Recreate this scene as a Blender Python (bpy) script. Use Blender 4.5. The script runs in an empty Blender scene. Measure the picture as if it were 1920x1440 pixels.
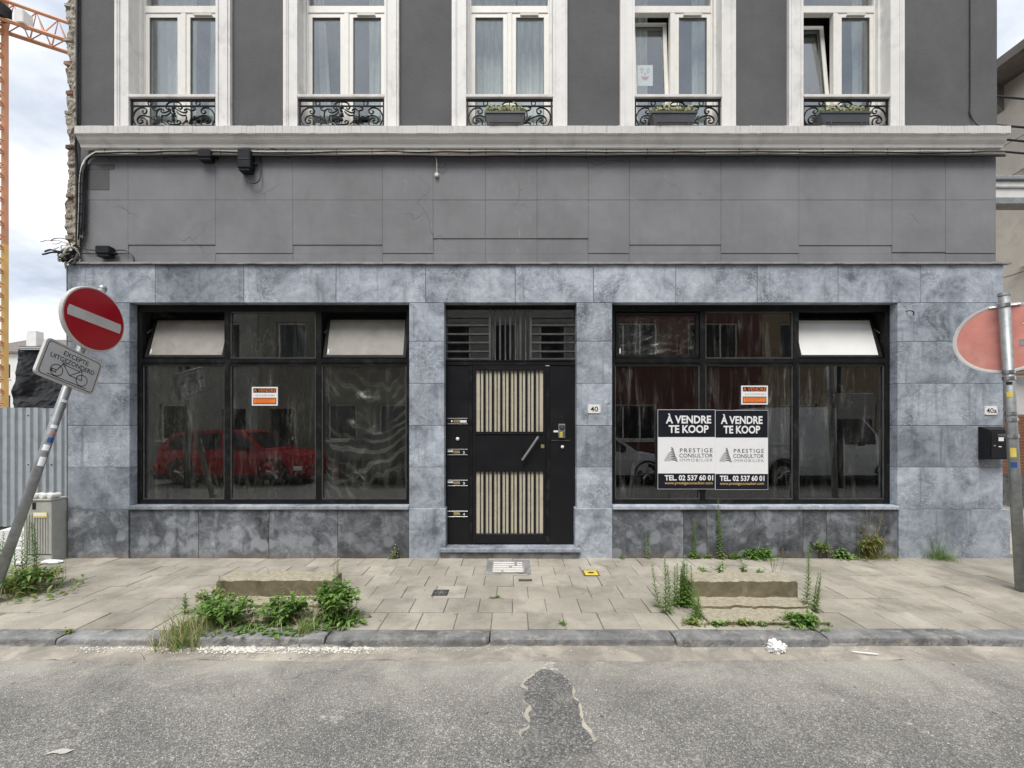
import bpy, bmesh, math, random
from mathutils import Vector, Matrix, noise as mn

R = random.Random(11)
sc = bpy.context.scene
C = sc.collection
rad = math.radians

# ---------------------------------------------------------------- camera
CAMY, CAMZ, F = -5.1, 1.6, 790.0
cam = bpy.data.objects.new('camera', bpy.data.cameras.new('camera'))
C.objects.link(cam)
cam.location = (0, CAMY, CAMZ)
cam.rotation_euler = (rad(90), 0, 0)
cam.data.sensor_width = 36
cam.data.lens = F / 1920 * 36
cam.data.shift_y = 78 / 1920
cam.data.clip_start = 0.05
cam.data.clip_end = 2000
sc.camera = cam

# ---------------------------------------------------------------- sky and sun
SUN = Vector((-0.14, -0.52, 0.96)).normalized()
world = bpy.data.worlds.new('World')
sc.world = world
world.use_nodes = True
wn = world.node_tree
wn.nodes.clear()
def wnode(t, **k):
    n = wn.nodes.new(t)
    for a, b in k.items(): setattr(n, a, b)
    return n
wo = wnode('ShaderNodeOutputWorld'); bg = wnode('ShaderNodeBackground')
sky = wnode('ShaderNodeTexSky', sky_type='NISHITA', sun_disc=False)
sky.sun_elevation = math.asin(SUN.z)
sky.sun_rotation = math.atan2(SUN.x, SUN.y)
sky.air_density = 1.0; sky.dust_density = 1.5; sky.ozone_density = 1.0
tc = wnode('ShaderNodeTexCoord')
sep = wnode('ShaderNodeSeparateXYZ'); wn.links.new(tc.outputs['Generated'], sep.inputs[0])
mx = wnode('ShaderNodeMath', operation='MAXIMUM'); wn.links.new(sep.outputs['Z'], mx.inputs[0]); mx.inputs[1].default_value = 0.0
ad = wnode('ShaderNodeMath', operation='ADD'); wn.links.new(mx.outputs[0], ad.inputs[0]); ad.inputs[1].default_value = 0.22
cmb = wnode('ShaderNodeCombineXYZ')
SKYOFF = (4.4, 11.0)
for i, ax in enumerate('XY'):
    dv = wnode('ShaderNodeMath', operation='DIVIDE')
    wn.links.new(sep.outputs[ax], dv.inputs[0]); wn.links.new(ad.outputs[0], dv.inputs[1])
    of = wnode('ShaderNodeMath', operation='ADD'); wn.links.new(dv.outputs[0], of.inputs[0]); of.inputs[1].default_value = SKYOFF[i]
    wn.links.new(of.outputs[0], cmb.inputs[i])
nz = wnode('ShaderNodeTexNoise'); nz.inputs['Scale'].default_value = 2.6; nz.inputs['Detail'].default_value = 9; nz.inputs['Roughness'].default_value = 0.52; nz.inputs['Distortion'].default_value = 0.3
wn.links.new(cmb.outputs[0], nz.inputs['Vector'])
cr = wnode('ShaderNodeValToRGB'); cr.color_ramp.elements[0].position = 0.36; cr.color_ramp.elements[1].position = 0.56
cr.color_ramp.elements[0].color = (0.78, 0.78, 0.78, 1); cr.color_ramp.elements[1].color = (1, 1, 1, 1)
wn.links.new(nz.outputs['Fac'], cr.inputs[0])
nz2 = wnode('ShaderNodeTexNoise'); nz2.inputs['Scale'].default_value = 1.5; nz2.inputs['Detail'].default_value = 7; nz2.inputs['Roughness'].default_value = 0.55
wn.links.new(cmb.outputs[0], nz2.inputs['Vector'])
cr2 = wnode('ShaderNodeValToRGB')
cr2.color_ramp.elements[0].position = 0.34; cr2.color_ramp.elements[0].color = (2.2, 2.55, 3.15, 1)
qm = cr2.color_ramp.elements.new(0.52); qm.color = (4.5, 4.7, 5.05, 1)
cr2.color_ramp.elements[2].position = 0.72; cr2.color_ramp.elements[2].color = (7.8, 7.95, 8.2, 1)
wn.links.new(nz2.outputs['Fac'], cr2.inputs[0])
mixw = wnode('ShaderNodeMix', data_type='RGBA')
wn.links.new(cr.outputs[0], mixw.inputs['Factor'])
cl = wnode('ShaderNodeMix', data_type='RGBA', blend_type='DARKEN'); cl.inputs['Factor'].default_value = 1; cl.inputs['B'].default_value = (5.0, 5.6, 6.6, 1)   # thin haze veils the glare round the sun
wn.links.new(sky.outputs[0], cl.inputs['A']); wn.links.new(cl.outputs['Result'], mixw.inputs['A']); wn.links.new(cr2.outputs[0], mixw.inputs['B'])
wn.links.new(mixw.outputs['Result'], bg.inputs['Color'])
bg.inputs['Strength'].default_value = 0.10
wn.links.new(bg.outputs[0], wo.inputs['Surface'])

sun = bpy.data.lights.new('sun', 'SUN'); sun.energy = 1.5; sun.angle = rad(28); sun.color = (1.0, 0.965, 0.91)
so = bpy.data.objects.new('sun', sun); C.objects.link(so)
so.rotation_euler = SUN.to_track_quat('Z', 'Y').to_euler(); so.location = SUN * 40

sc.view_settings.view_transform = 'Standard'
sc.view_settings.look = 'None'
sc.view_settings.gamma = 1
sc.view_settings.exposure = 1.2
sc.render.engine = 'CYCLES'
sc.cycles.use_denoising = True
sc.cycles.max_bounces = 6
sc.cycles.diffuse_bounces = 3
sc.cycles.glossy_bounces = 3
sc.cycles.transparent_max_bounces = 10
sc.cycles.sample_clamp_indirect = 4

# ---------------------------------------------------------------- measuring helpers (photo pixel -> metres on a plane Y = const)
def PX(px, Y=0.0): return (px - 960) / F * (Y - CAMY)
def PZ(py, Y=0.0): return CAMZ - (py - 798) / F * (Y - CAMY)
def GY(py, z=0.0): return CAMY + F * (CAMZ - z) / (py - 798)      # depth of a ground point seen at row py

# ---------------------------------------------------------------- materials
MAT = {}
class NT:
    def __init__(s, name):
        s.m = bpy.data.materials.new(name); s.m.use_nodes = True
        s.t = s.m.node_tree; s.b = s.t.nodes['Principled BSDF']; s.out = s.t.nodes['Material Output']
        MAT[name] = s.m
        g = s.n('ShaderNodeNewGeometry'); s.pos = g.outputs['Position']; s.geo = g
        s.oi = s.n('ShaderNodeObjectInfo'); s.rnd = s.oi.outputs['Random']
    def n(s, t, **k):
        x = s.t.nodes.new(t)
        for a, b in k.items(): setattr(x, a, b)
        return x
    def l(s, a, b): s.t.links.new(a, b)
    def math(s, op, a, b=None, clamp=False):
        x = s.n('ShaderNodeMath', operation=op); x.use_clamp = clamp
        for i, v in enumerate((a, b)):
            if v is None: continue
            if isinstance(v, (int, float)): x.inputs[i].default_value = v
            else: s.l(v, x.inputs[i])
        return x.outputs[0]
    def rvec(s, amt=37.0):
        v = s.n('ShaderNodeVectorMath', operation='SCALE'); v.inputs[0].default_value = (1, 0.7, 1.3)
        s.l(s.math('MULTIPLY', s.rnd, amt), v.inputs['Scale'])
        a = s.n('ShaderNodeVectorMath', operation='ADD'); s.l(s.pos, a.inputs[0]); s.l(v.outputs[0], a.inputs[1])
        return a.outputs[0]
    def scale(s, vec, xyz):
        v = s.n('ShaderNodeVectorMath', operation='MULTIPLY'); s.l(vec, v.inputs[0]); v.inputs[1].default_value = xyz
        return v.outputs[0]
    def noise(s, vec, sc_, det=5, ro=0.55, dist=0.0):
        x = s.n('ShaderNodeTexNoise'); s.l(vec, x.inputs['Vector'])
        x.inputs['Scale'].default_value = sc_; x.inputs['Detail'].default_value = det
        x.inputs['Roughness'].default_value = ro; x.inputs['Distortion'].default_value = dist
        return x.outputs['Fac']
    def voro(s, vec, sc_, feat='F1', out='Distance', rnd=1.0):
        x = s.n('ShaderNodeTexVoronoi', feature=feat); s.l(vec, x.inputs['Vector'])
        x.inputs['Scale'].default_value = sc_; x.inputs['Randomness'].default_value = rnd
        return x.outputs[out]
    def wave(s, vec, sc_, dist, det=2, dsc=1.0, d='X'):
        x = s.n('ShaderNodeTexWave', bands_direction=d); s.l(vec, x.inputs['Vector'])
        x.inputs['Scale'].default_value = sc_; x.inputs['Distortion'].default_value = dist
        x.inputs['Detail'].default_value = det; x.inputs['Detail Scale'].default_value = dsc
        return x.outputs['Fac']
    def ramp(s, fac, stops):
        x = s.n('ShaderNodeValToRGB'); e = x.color_ramp.elements
        e.remove(e[1])
        for i, (p, c) in enumerate(stops):
            if i == 0: q = e[0]; q.position = p
            else: q = e.new(p)
            q.color = (c, c, c, 1) if isinstance(c, (int, float)) else (*c[:3], 1)
        s.l(fac, x.inputs[0]); return x.outputs[0]
    def mix(s, fac, a, b, mode='MIX'):
        x = s.n('ShaderNodeMix', data_type='RGBA', blend_type=mode)
        for key, v in (('Factor', fac), ('A', a), ('B', b)):
            if isinstance(v, (int, float)):
                x.inputs[key].default_value = v if key == 'Factor' else (v, v, v, 1)
            elif isinstance(v, tuple): x.inputs[key].default_value = (*v[:3], 1)
            else: s.l(v, x.inputs[key])
        return x.outputs['Result']
    def vary(s, col, amt):      # per-object value variation
        h = s.n('ShaderNodeHueSaturation'); s.l(col, h.inputs['Color'])
        s.l(s.math('ADD', s.math('MULTIPLY', s.rnd, 2 * amt), 1 - amt), h.inputs['Value'])
        return h.outputs[0]
    def col(s, c):
        if isinstance(c, tuple): s.b.inputs['Base Color'].default_value = (*c[:3], 1)
        else: s.l(c, s.b.inputs['Base Color'])
    def rough(s, r):
        if isinstance(r, (int, float)): s.b.inputs['Roughness'].default_value = r
        else: s.l(r, s.b.inputs['Roughness'])
    def bump(s, h, strength=0.3, dist=0.01):
        x = s.n('ShaderNodeBump'); x.inputs['Strength'].default_value = strength; x.inputs['Distance'].default_value = dist
        s.l(h, x.inputs['Height']); s.l(x.outputs[0], s.b.inputs['Normal']); return x.outputs[0]
    def spec(s, v): s.b.inputs['Specular IOR Level'].default_value = v

def plain(name, c, rough=0.6, metal=0.0, var=0.12, sc_=14, bump=0.08, grime=None, rv=0.0):
    s = NT(name); v = s.rvec()
    n1 = s.noise(v, sc_, 6, 0.6)
    col = s.mix(s.ramp(n1, [(0.3, 0.0), (0.7, 1.0)]), tuple(x * (1 - var) for x in c), tuple(min(1, x * (1 + var)) for x in c))
    if grime:
        n2 = s.noise(v, 3.5, 8, 0.65, 0.4)
        col = s.mix(s.ramp(n2, [(0.5, 0.0), (0.72, 0.75)]), col, grime)
    if rv: col = s.vary(col, rv)
    s.col(col); s.b.inputs['Metallic'].default_value = metal
    s.rough(s.math('ADD', s.math('MULTIPLY', n1, 0.25), rough - 0.12, True))
    if bump: s.bump(s.noise(v, sc_ * 6, 4), bump, 0.004)
    return s

def bluestone(name, dark, light, mid, blobs=False):
    s = NT(name); v = s.rvec()
    n1 = s.noise(v, 2.2, 8, 0.66, 0.7)
    n2 = s.noise(v, 8, 6, 0.65, 1.3)
    f = s.math('ADD', s.math('MULTIPLY', n1, 0.66), s.math('MULTIPLY', n2, 0.34))
    col = s.ramp(f, [(0.35, dark), (0.49, mid), (0.655, light)])
    # brushed-on cleaning swirls and scratches
    w = s.noise(s.scale(v, (1, 1, 1.7)), 7, 3, 0.5, 5.0)
    sw = s.math('MULTIPLY', s.ramp(w, [(0.55, 0), (0.59, 1), (0.64, 0)]), s.ramp(s.noise(v, 2.1, 3), [(0.42, 0), (0.60, 0.22 if blobs else 0.6)]))
    col = s.mix(sw, col, tuple(min(1, x * 1.35 + 0.03) for x in light))
    fine = s.noise(v, 90, 4, 0.7)
    col = s.mix(0.22, col, s.mix(fine, 0.25, 0.75), 'OVERLAY')
    spots = s.ramp(s.voro(v, 38), [(0.05, 1), (0.11, 0)])
    col = s.mix(s.math('MULTIPLY', spots, s.ramp(s.noise(v, 3.1), [(0.5, 0), (0.62, 0.6)])), col, tuple(x * 0.55 for x in dark))
    # water runs
    st = s.noise(s.scale(v, (9, 9, 0.5)), 2.0, 5, 0.6)
    col = s.mix(s.ramp(st, [(0.56, 0), (0.72, 0.45)]), col, tuple(x * 0.8 for x in dark))
    if blobs:
        d = s.n('ShaderNodeTexVoronoi', feature='SMOOTH_F1'); d.inputs['Scale'].default_value = 4.6; d.inputs['Smoothness'].default_value = 0.25
        nv = s.n('ShaderNodeTexNoise'); s.l(v, nv.inputs['Vector']); nv.inputs['Scale'].default_value = 5
        m = s.n('ShaderNodeVectorMath', operation='MULTIPLY_ADD'); s.l(nv.outputs['Color'], m.inputs[0]); m.inputs[1].default_value = (0.12,) * 3; s.l(v, m.inputs[2])
        s.l(m.outputs[0], d.inputs['Vector'])
        bl = s.ramp(d.outputs['Distance'], [(0.30, 1), (0.42, 0.0)])
        zz = s.n('ShaderNodeSeparateXYZ'); s.l(s.pos, zz.inputs[0])
        lowz = s.ramp(zz.outputs['Z'], [(0.2, 1.0), (0.5, 0.05)])
        col = s.mix(s.math('MULTIPLY', s.math('MULTIPLY', bl, lowz), 0.75), col, tuple(x * 0.8 for x in light))
        foot = s.math('MULTIPLY', s.ramp(zz.outputs['Z'], [(0.0, 1), (0.09, 0)]), s.ramp(s.noise(v, 6), [(0.35, 0.2), (0.6, 0.8)]))
        col = s.mix(foot, col, (0.16, 0.13, 0.10))
    col = s.vary(col, 0.2)
    s.col(col); s.rough(s.ramp(n2, [(0.3, 0.5), (0.7, 0.72)]))
    s.bump(s.math('ADD', s.math('MULTIPLY', n2, 0.6), s.math('MULTIPLY', fine, 0.4)), 0.22, 0.006)
    return s
bluestone('bluestone', (0.105, 0.12, 0.143), (0.49, 0.527, 0.582), (0.285, 0.316, 0.362))
bluestone('bluestone_stained', (0.024, 0.026, 0.03), (0.33, 0.35, 0.38), (0.10, 0.109, 0.122), True)

def render_paint(name, c, rough_bump, streaks=False, cracks=True):
    s = NT(name); v = s.pos
    n1 = s.noise(v, 1.3, 6, 0.6, 0.3)
    n2 = s.noise(v, 9, 5, 0.6)
    col = s.mix(s.ramp(n1, [(0.32, 0), (0.7, 1)]), tuple(x * 0.84 for x in c), tuple(x * 1.14 for x in c))
    col = s.mix(0.12, col, s.mix(n2, 0.2, 0.8), 'OVERLAY')
    dirt = s.noise(s.scale(v, (5, 5, 0.8)), 1.6, 6, 0.65)
    col = s.mix(s.ramp(dirt, [(0.55, 0), (0.75, 0.30)]), col, tuple(x * 0.65 for x in c))
    if streaks:     # old lime runs below the sill
        xs = s.n('ShaderNodeSeparateXYZ'); s.l(v, xs.inputs[0])
        mask = s.ramp(s.math('ADD', s.math('MULTIPLY', xs.outputs['X'], 0.25), 0.5), [(0.36, 0), (0.42, 1), (0.56, 1), (0.64, 0)])
        lt = s.noise(s.scale(v, (34, 34, 1.7)), 1.0, 6, 0.75)
        col = s.mix(s.math('MULTIPLY', mask, s.ramp(lt, [(0.60, 0), (0.68, 0.75)])), col, (0.42, 0.42, 0.43))
        pale = s.noise(s.scale(v, (1, 1, 1.4)), 4.2, 6, 0.7, 1.2)
        col = s.mix(s.ramp(pale, [(0.62, 0), (0.74, 0.28)]), col, (0.36, 0.36, 0.37))
    h = s.math('MULTIPLY', s.noise(v, 60, 4, 0.7), rough_bump)
    h = s.math('ADD', h, s.math('MULTIPLY', n2, 0.8))
    if cracks:
        nv = s.n('ShaderNodeTexNoise'); s.l(v, nv.inputs['Vector']); nv.inputs['Scale'].default_value = 4; nv.inputs['Detail'].default_value = 6
        m = s.n('ShaderNodeVectorMath', operation='MULTIPLY_ADD'); s.l(nv.outputs['Color'], m.inputs[0]); m.inputs[1].default_value = (0.35,) * 3; s.l(v, m.inputs[2])
        e = s.voro(m.outputs[0], 0.9, 'DISTANCE_TO_EDGE')
        cm = s.math('MULTIPLY', s.ramp(e, [(0.0, 1), (0.006, 0)]), s.ramp(s.noise(v, 1.1, 2), [(0.5, 0), (0.58, 1)]))
        col = s.mix(s.math('MULTIPLY', cm, 0.7), col, tuple(x * 0.5 for x in c))
        h = s.math('SUBTRACT', h, cm)
    s.col(col); s.rough(0.78); s.spec(0.3)
    s.bump(h, 0.35, 0.006)
    return s
render_paint('grey_roughcast', (0.113, 0.113, 0.116), 2.2, cracks=False)
render_paint('grey_render', (0.22, 0.223, 0.231), 0.5, streaks=True)

plain('white_trim', (0.79, 0.775, 0.745), 0.55, var=0.05, grime=(0.50, 0.49, 0.465), sc_=6, bump=0.12)
plain('white_frame', (0.83, 0.81, 0.75), 0.4, var=0.03, grime=(0.70, 0.68, 0.62), bump=0.03)
plain('old_white_paint', (0.72, 0.69, 0.66), 0.6, var=0.08, grime=(0.40, 0.37, 0.34), sc_=9, bump=0.2)
s = NT('sill_brick_paint'); v = s.pos
ln = s.noise(s.scale(v, (60, 1, 2.2)), 1.0, 4, 0.7)
col = s.mix(s.ramp(ln, [(0.56, 0), (0.64, 0.55)]), (0.66, 0.635, 0.61), (0.36, 0.34, 0.32))
col = s.mix(s.ramp(s.noise(v, 5, 5), [(0.5, 0), (0.75, 0.35)]), col, (0.5, 0.47, 0.44))
s.col(col); s.rough(0.7); s.bump(ln, 0.3, 0.004)
plain('black_iron', (0.012, 0.012, 0.014), 0.45, var=0.25, bump=0.15)
s = plain('black_paint', (0.014, 0.014, 0.016), 0.38, var=0.2, sc_=5, bump=0.05)
s = NT('black_frame'); v = s.rvec()
n1 = s.noise(v, 7, 6, 0.65, 0.6)
s.col(s.mix(s.ramp(n1, [(0.52, 0), (0.75, 0.6)]), (0.009, 0.009, 0.0095), (0.05, 0.049, 0.046)))
s.rough(s.ramp(n1, [(0.3, 0.35), (0.7, 0.6)])); s.bump(s.noise(v, 60, 3), 0.1, 0.003)
s = NT('door_black'); v = s.pos
n1 = s.noise(v, 14, 8, 0.75, 0.8)
sc1 = s.math('MULTIPLY', s.ramp(n1, [(0.68, 0), (0.71, 1)]), s.ramp(s.noise(v, 2.4, 2), [(0.5, 0), (0.6, 1)]))
s.col(s.mix(s.math('MULTIPLY', sc1, 0.55), (0.013, 0.013, 0.015), (0.25, 0.24, 0.22)))
s.rough(s.ramp(s.noise(v, 5, 5), [(0.3, 0.28), (0.7, 0.5)])); s.bump(s.noise(v, 40, 3), 0.06, 0.003)
plain('cream_panel', (0.62, 0.575, 0.45), 0.5, var=0.06, grime=(0.45, 0.41, 0.31), bump=0.04)
plain('grey_iron', (0.10, 0.10, 0.10), 0.42, metal=0.3, var=0.3)
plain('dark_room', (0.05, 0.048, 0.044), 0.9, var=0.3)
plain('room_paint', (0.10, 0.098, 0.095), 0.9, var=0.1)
plain('galvanised', (0.34, 0.355, 0.36), 0.5, metal=0.55, var=0.2, sc_=22, grime=(0.20, 0.20, 0.19))
plain('galvanised_sheet', (0.42, 0.46, 0.49), 0.5, metal=0.25, var=0.1, sc_=8, grime=(0.30, 0.32, 0.33))
plain('steel', (0.55, 0.55, 0.54), 0.32, metal=0.9, var=0.08)
plain('lead_flashing', (0.30, 0.30, 0.30), 0.6, var=0.2, grime=(0.16, 0.16, 0.16))
plain('cable_black', (0.012, 0.012, 0.013), 0.5)
plain('cable_white', (0.74, 0.70, 0.62), 0.6, var=0.15, grime=(0.45, 0.41, 0.35))
plain('black_plastic', (0.016, 0.017, 0.019), 0.42, var=0.2)
plain('paper_white', (0.84, 0.84, 0.85), 0.5, var=0.02, bump=0.02)
plain('poster_black', (0.013, 0.015, 0.022), 0.4, var=0.1, bump=0)
plain('print_grey', (0.28, 0.28, 0.29), 0.5, bump=0)
plain('print_black', (0.02, 0.02, 0.022), 0.5, bump=0)
plain('print_gold', (0.62, 0.42, 0.16), 0.5, bump=0)
plain('print_orange', (0.88, 0.23, 0.04), 0.5, var=0.04, bump=0)
plain('print_dark_orange', (0.50, 0.10, 0.012), 0.5, bump=0)
plain('print_pink', (0.62, 0.22, 0.26), 0.6, bump=0)
plain('print_blue', (0.03, 0.09, 0.30), 0.5, bump=0)
plain('print_yellow', (0.75, 0.60, 0.12), 0.5, bump=0)
plain('enamel_white', (0.82, 0.81, 0.77), 0.3, var=0.04, bump=0)
s = plain('sign_red', (0.42, 0.008, 0.018), 0.38, var=0.07, sc_=5, bump=0.02)
plain('sign_white', (0.62, 0.59, 0.57), 0.4, var=0.05, grime=(0.48, 0.45, 0.43), sc_=30)
plain('sign_plate', (0.60, 0.60, 0.60), 0.42, var=0.04, grime=(0.50, 0.50, 0.49), sc_=10)
plain('faded_red', (0.66, 0.26, 0.215), 0.5, var=0.12, sc_=9, grime=(0.68, 0.38, 0.32))
plain('crane_orange', (0.60, 0.29, 0.15), 0.55, var=0.15, sc_=0.8)
plain('crane_yellow', (0.70, 0.44, 0.14), 0.55, var=0.15, sc_=0.8)
plain('tarp_black', (0.008, 0.008, 0.009), 0.36, var=0.3, sc_=5, bump=0.05)
plain('polystyrene', (0.83, 0.84, 0.85), 0.8, var=0.03, sc_=60, bump=0.4)
plain('cabinet_grey', (0.42, 0.42, 0.385), 0.6, var=0.08, grime=(0.28, 0.275, 0.24))
plain('roof_brown', (0.17, 0.145, 0.13), 0.85, var=0.3, sc_=3)
plain('house_white', (0.70, 0.69, 0.67), 0.8, var=0.08, sc_=2)
plain('beige_render', (0.74, 0.67, 0.56), 0.85, var=0.1, sc_=1.6, grime=(0.60, 0.54, 0.45))
plain('taupe_render', (0.23, 0.215, 0.17), 0.85, var=0.1, sc_=1.6)
plain('grey_beige_render', (0.33, 0.32, 0.285), 0.85, var=0.1, sc_=1.6)
plain('timber_grey', (0.22, 0.20, 0.175), 0.8, var=0.2, sc_=9)
plain('terracotta', (0.42, 0.40, 0.38), 0.6)
plain('planter_grey', (0.075, 0.078, 0.085), 0.5, var=0.1)
plain('petal', (0.86, 0.82, 0.64), 0.7, var=0.15, sc_=40)
plain('cover_yellow', (0.70, 0.52, 0.05), 0.6, var=0.15, grime=(0.45, 0.34, 0.06))
plain('cast_iron', (0.05, 0.045, 0.042), 0.6, var=0.3, sc_=40)
plain('debris', (0.66, 0.63, 0.58), 0.9, var=0.2, sc_=30, rv=0.3)
plain('tissue', (0.86, 0.86, 0.86), 0.8, var=0.03)
plain('tyre', (0.02, 0.02, 0.02), 0.8)
plain('car_glass', (0.02, 0.022, 0.025), 0.05, var=0)
plain('car_white', (0.75, 0.76, 0.77), 0.3, var=0.02, bump=0)
plain('car_dark', (0.02, 0.022, 0.028), 0.25, var=0.02, bump=0)
plain('car_red', (0.40, 0.008, 0.02), 0.25, var=0.02, bump=0)
plain('brass', (0.45, 0.36, 0.18), 0.4, metal=0.6)

def brick_mat(name, c1, c2, mortar, sx=0.21, sz=0.07):
    s = NT(name)
    b = s.n('ShaderNodeTexBrick'); xs = s.n('ShaderNodeSeparateXYZ'); s.l(s.pos, xs.inputs[0])
    cb = s.n('ShaderNodeCombineXYZ'); s.l(s.math('ADD', xs.outputs['X'], xs.outputs['Y']), cb.inputs[0]); s.l(xs.outputs['Z'], cb.inputs[1])
    s.l(cb.outputs[0], b.inputs['Vector']); b.inputs['Scale'].default_value = 1
    b.inputs['Brick Width'].default_value = sx; b.inputs['Row Height'].default_value = sz; b.inputs['Mortar Size'].default_value = 0.006
    b.inputs['Color1'].default_value = (*c1, 1); b.inputs['Color2'].default_value = (*c2, 1); b.inputs['Mortar'].default_value = (*mortar, 1)
    s.col(s.mix(0.3, b.outputs['Color'], s.mix(s.noise(s.pos, 8), 0.25, 0.75), 'OVERLAY')); s.rough(0.85)
    s.bump(b.outputs['Fac'], -0.4, 0.006)
brick_mat('red_brick', (0.17, 0.048, 0.035), (0.11, 0.035, 0.028), (0.22, 0.18, 0.16))
brick_mat('tan_brick', (0.33, 0.24, 0.13), (0.27, 0.20, 0.11), (0.25, 0.22, 0.18))
brick_mat('orange_brick', (0.42, 0.17, 0.08), (0.36, 0.14, 0.07), (0.4, 0.33, 0.26))

s = NT('rough_masonry'); v = s.pos
n1 = s.noise(v, 7, 8, 0.7, 0.5)
col = s.ramp(n1, [(0.28, (0.20, 0.15, 0.11)), (0.42, (0.38, 0.33, 0.26)), (0.58, (0.52, 0.48, 0.40)), (0.75, (0.62, 0.58, 0.50))])
col = s.mix(s.ramp(s.noise(v, 3.2, 3), [(0.6, 0), (0.68, 0.65)]), col, (0.22, 0.10, 0.07))
s.col(col); s.rough(0.92); s.bump(s.noise(v, 26, 8, 0.75), 0.9, 0.03)
plain('old_brick', (0.25, 0.13, 0.095), 0.9, var=0.3, sc_=20, bump=0.5, rv=0.35, grime=(0.42, 0.37, 0.30))

def slab_mat(name, c, grime=0):
    s = NT(name); v = s.rvec(20)
    n1 = s.noise(s.pos, 1.5, 6, 0.6, 0.3); n2 = s.noise(v, 120, 3, 0.7); n3 = s.noise(v, 9, 6, 0.65)
    col = s.mix(s.ramp(n1, [(0.33, 0), (0.68, 1)]), tuple(x * 0.72 for x in c), tuple(x * 1.12 for x in c))
    col = s.mix(0.5, col, s.mix(n2, 0.22, 0.78), 'OVERLAY')
    col = s.mix(0.35, col, s.mix(n3, 0.25, 0.75), 'OVERLAY')
    pits = s.ramp(s.voro(v, 95), [(0.10, 1), (0.2, 0)])
    col = s.mix(s.math('MULTIPLY', pits, 0.35), col, tuple(x * 0.45 for x in c))
    sp = s.math('MULTIPLY', s.ramp(s.noise(s.pos, 17, 6, 0.7), [(0.64, 0), (0.69, 0.6)]), s.ramp(s.noise(s.pos, 1.7, 2), [(0.45, 0), (0.6, 1)]))
    col = s.mix(sp, col, (0.66, 0.63, 0.57))
    gum = s.ramp(s.voro(s.pos, 4.3), [(0.045, 0.8), (0.065, 0)])
    col = s.mix(gum, col, tuple(x * 0.4 for x in c))
    if grime:
        gm = s.ramp(s.noise(s.pos, 3.5, 9, 0.72, 0.5), [(0.42, 0), (0.6, 0.75)])
        col = s.mix(gm, col, (0.20, 0.185, 0.165))
    gs = s.ramp(s.noise(s.pos, 2.6, 7, 0.7, 0.4), [(0.50, 0), (0.66, 0.6)])
    col = s.mix(gs, col, tuple(x * 0.5 for x in c))
    col = s.vary(col, 0.11)
    s.col(col); s.rough(0.88); s.spec(0.25)
    s.bump(s.math('ADD', n2, s.math('MULTIPLY', n3, 0.7)), 0.35, 0.004)
slab_mat('paving', (0.385, 0.354, 0.297))
slab_mat('joint_dirt', (0.21, 0.19, 0.155))
slab_mat('pale_paving', (0.41, 0.38, 0.325))
slab_mat('block_concrete', (0.36, 0.315, 0.235))
s = NT('mossy_shaded_concrete'); v = s.pos
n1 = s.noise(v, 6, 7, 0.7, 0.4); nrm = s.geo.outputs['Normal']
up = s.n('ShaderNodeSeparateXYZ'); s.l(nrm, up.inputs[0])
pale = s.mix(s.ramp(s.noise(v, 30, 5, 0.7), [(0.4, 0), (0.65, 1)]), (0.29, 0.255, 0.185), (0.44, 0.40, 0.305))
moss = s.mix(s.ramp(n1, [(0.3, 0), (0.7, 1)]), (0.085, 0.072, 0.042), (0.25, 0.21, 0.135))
s.col(s.mix(s.ramp(s.math('ADD', up.outputs['Z'], s.math('MULTIPLY', s.math('SUBTRACT', n1, 0.5), 0.9)), [(0.35, 0), (0.6, 1)]), moss, pale))  # upright faces darker: moss plus soft shade put into the colour, tops pale
s.rough(0.92); s.bump(s.noise(v, 70, 5, 0.75), 0.5, 0.005)

s = NT('kerb_stone'); v = s.rvec(9)
n1 = s.noise(v, 4, 8, 0.65, 0.4); n2 = s.noise(v, 60, 4, 0.7)
col = s.ramp(n1, [(0.3, (0.085, 0.085, 0.085)), (0.5, (0.21, 0.21, 0.212)), (0.72, (0.33, 0.33, 0.325))])
col = s.mix(0.4, col, s.mix(n2, 0.2, 0.8), 'OVERLAY')
col = s.mix(s.ramp(s.noise(v, 14, 6, 0.7), [(0.52, 0), (0.68, 0.75)]), col, (0.42, 0.385, 0.32))
s.col(s.vary(col, 0.15)); s.rough(0.75); s.bump(s.math('ADD', s.noise(v, 18, 6, 0.7), n2), 0.5, 0.012)

s = NT('asphalt'); v = s.pos
vc = s.n('ShaderNodeTexVoronoi'); s.l(v, vc.inputs['Vector']); vc.inputs['Scale'].default_value = 175
cs = s.n('ShaderNodeSeparateColor'); s.l(vc.outputs['Color'], cs.inputs[0])
mott = s.noise(v, 42, 4, 0.7)
g = s.ramp(cs.outputs[0], [(0.0, (0.105, 0.104, 0.10)), (0.4, (0.18, 0.177, 0.169)), (0.8, (0.27, 0.262, 0.244)), (1.0, (0.50, 0.48, 0.43))])
n1 = s.noise(v, 1.5, 9, 0.7, 0.6)
xs = s.n('ShaderNodeSeparateXYZ'); s.l(v, xs.inputs[0])
dusty = s.math('ADD', s.ramp(s.math('ADD', s.math('MULTIPLY', xs.outputs['Y'], 1.0), 3.2), [(0.0, 0.0), (0.55, 0.15), (1.08, 0.9)]), s.math('MULTIPLY', s.math('SUBTRACT', n1, 0.5), 0.7), True)
g = s.mix(0.45, g, s.mix(s.ramp(mott, [(0.3, 0), (0.7, 1)]), 0.2, 0.8), 'OVERLAY')
col = s.mix(s.math('MULTIPLY', dusty, 0.72), g, (0.47, 0.44, 0.385))
col = s.mix(s.ramp(n1, [(0.34, 0.7), (0.58, 0)]), col, s.mix(0.5, g, (0.10, 0.10, 0.10)))
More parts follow.
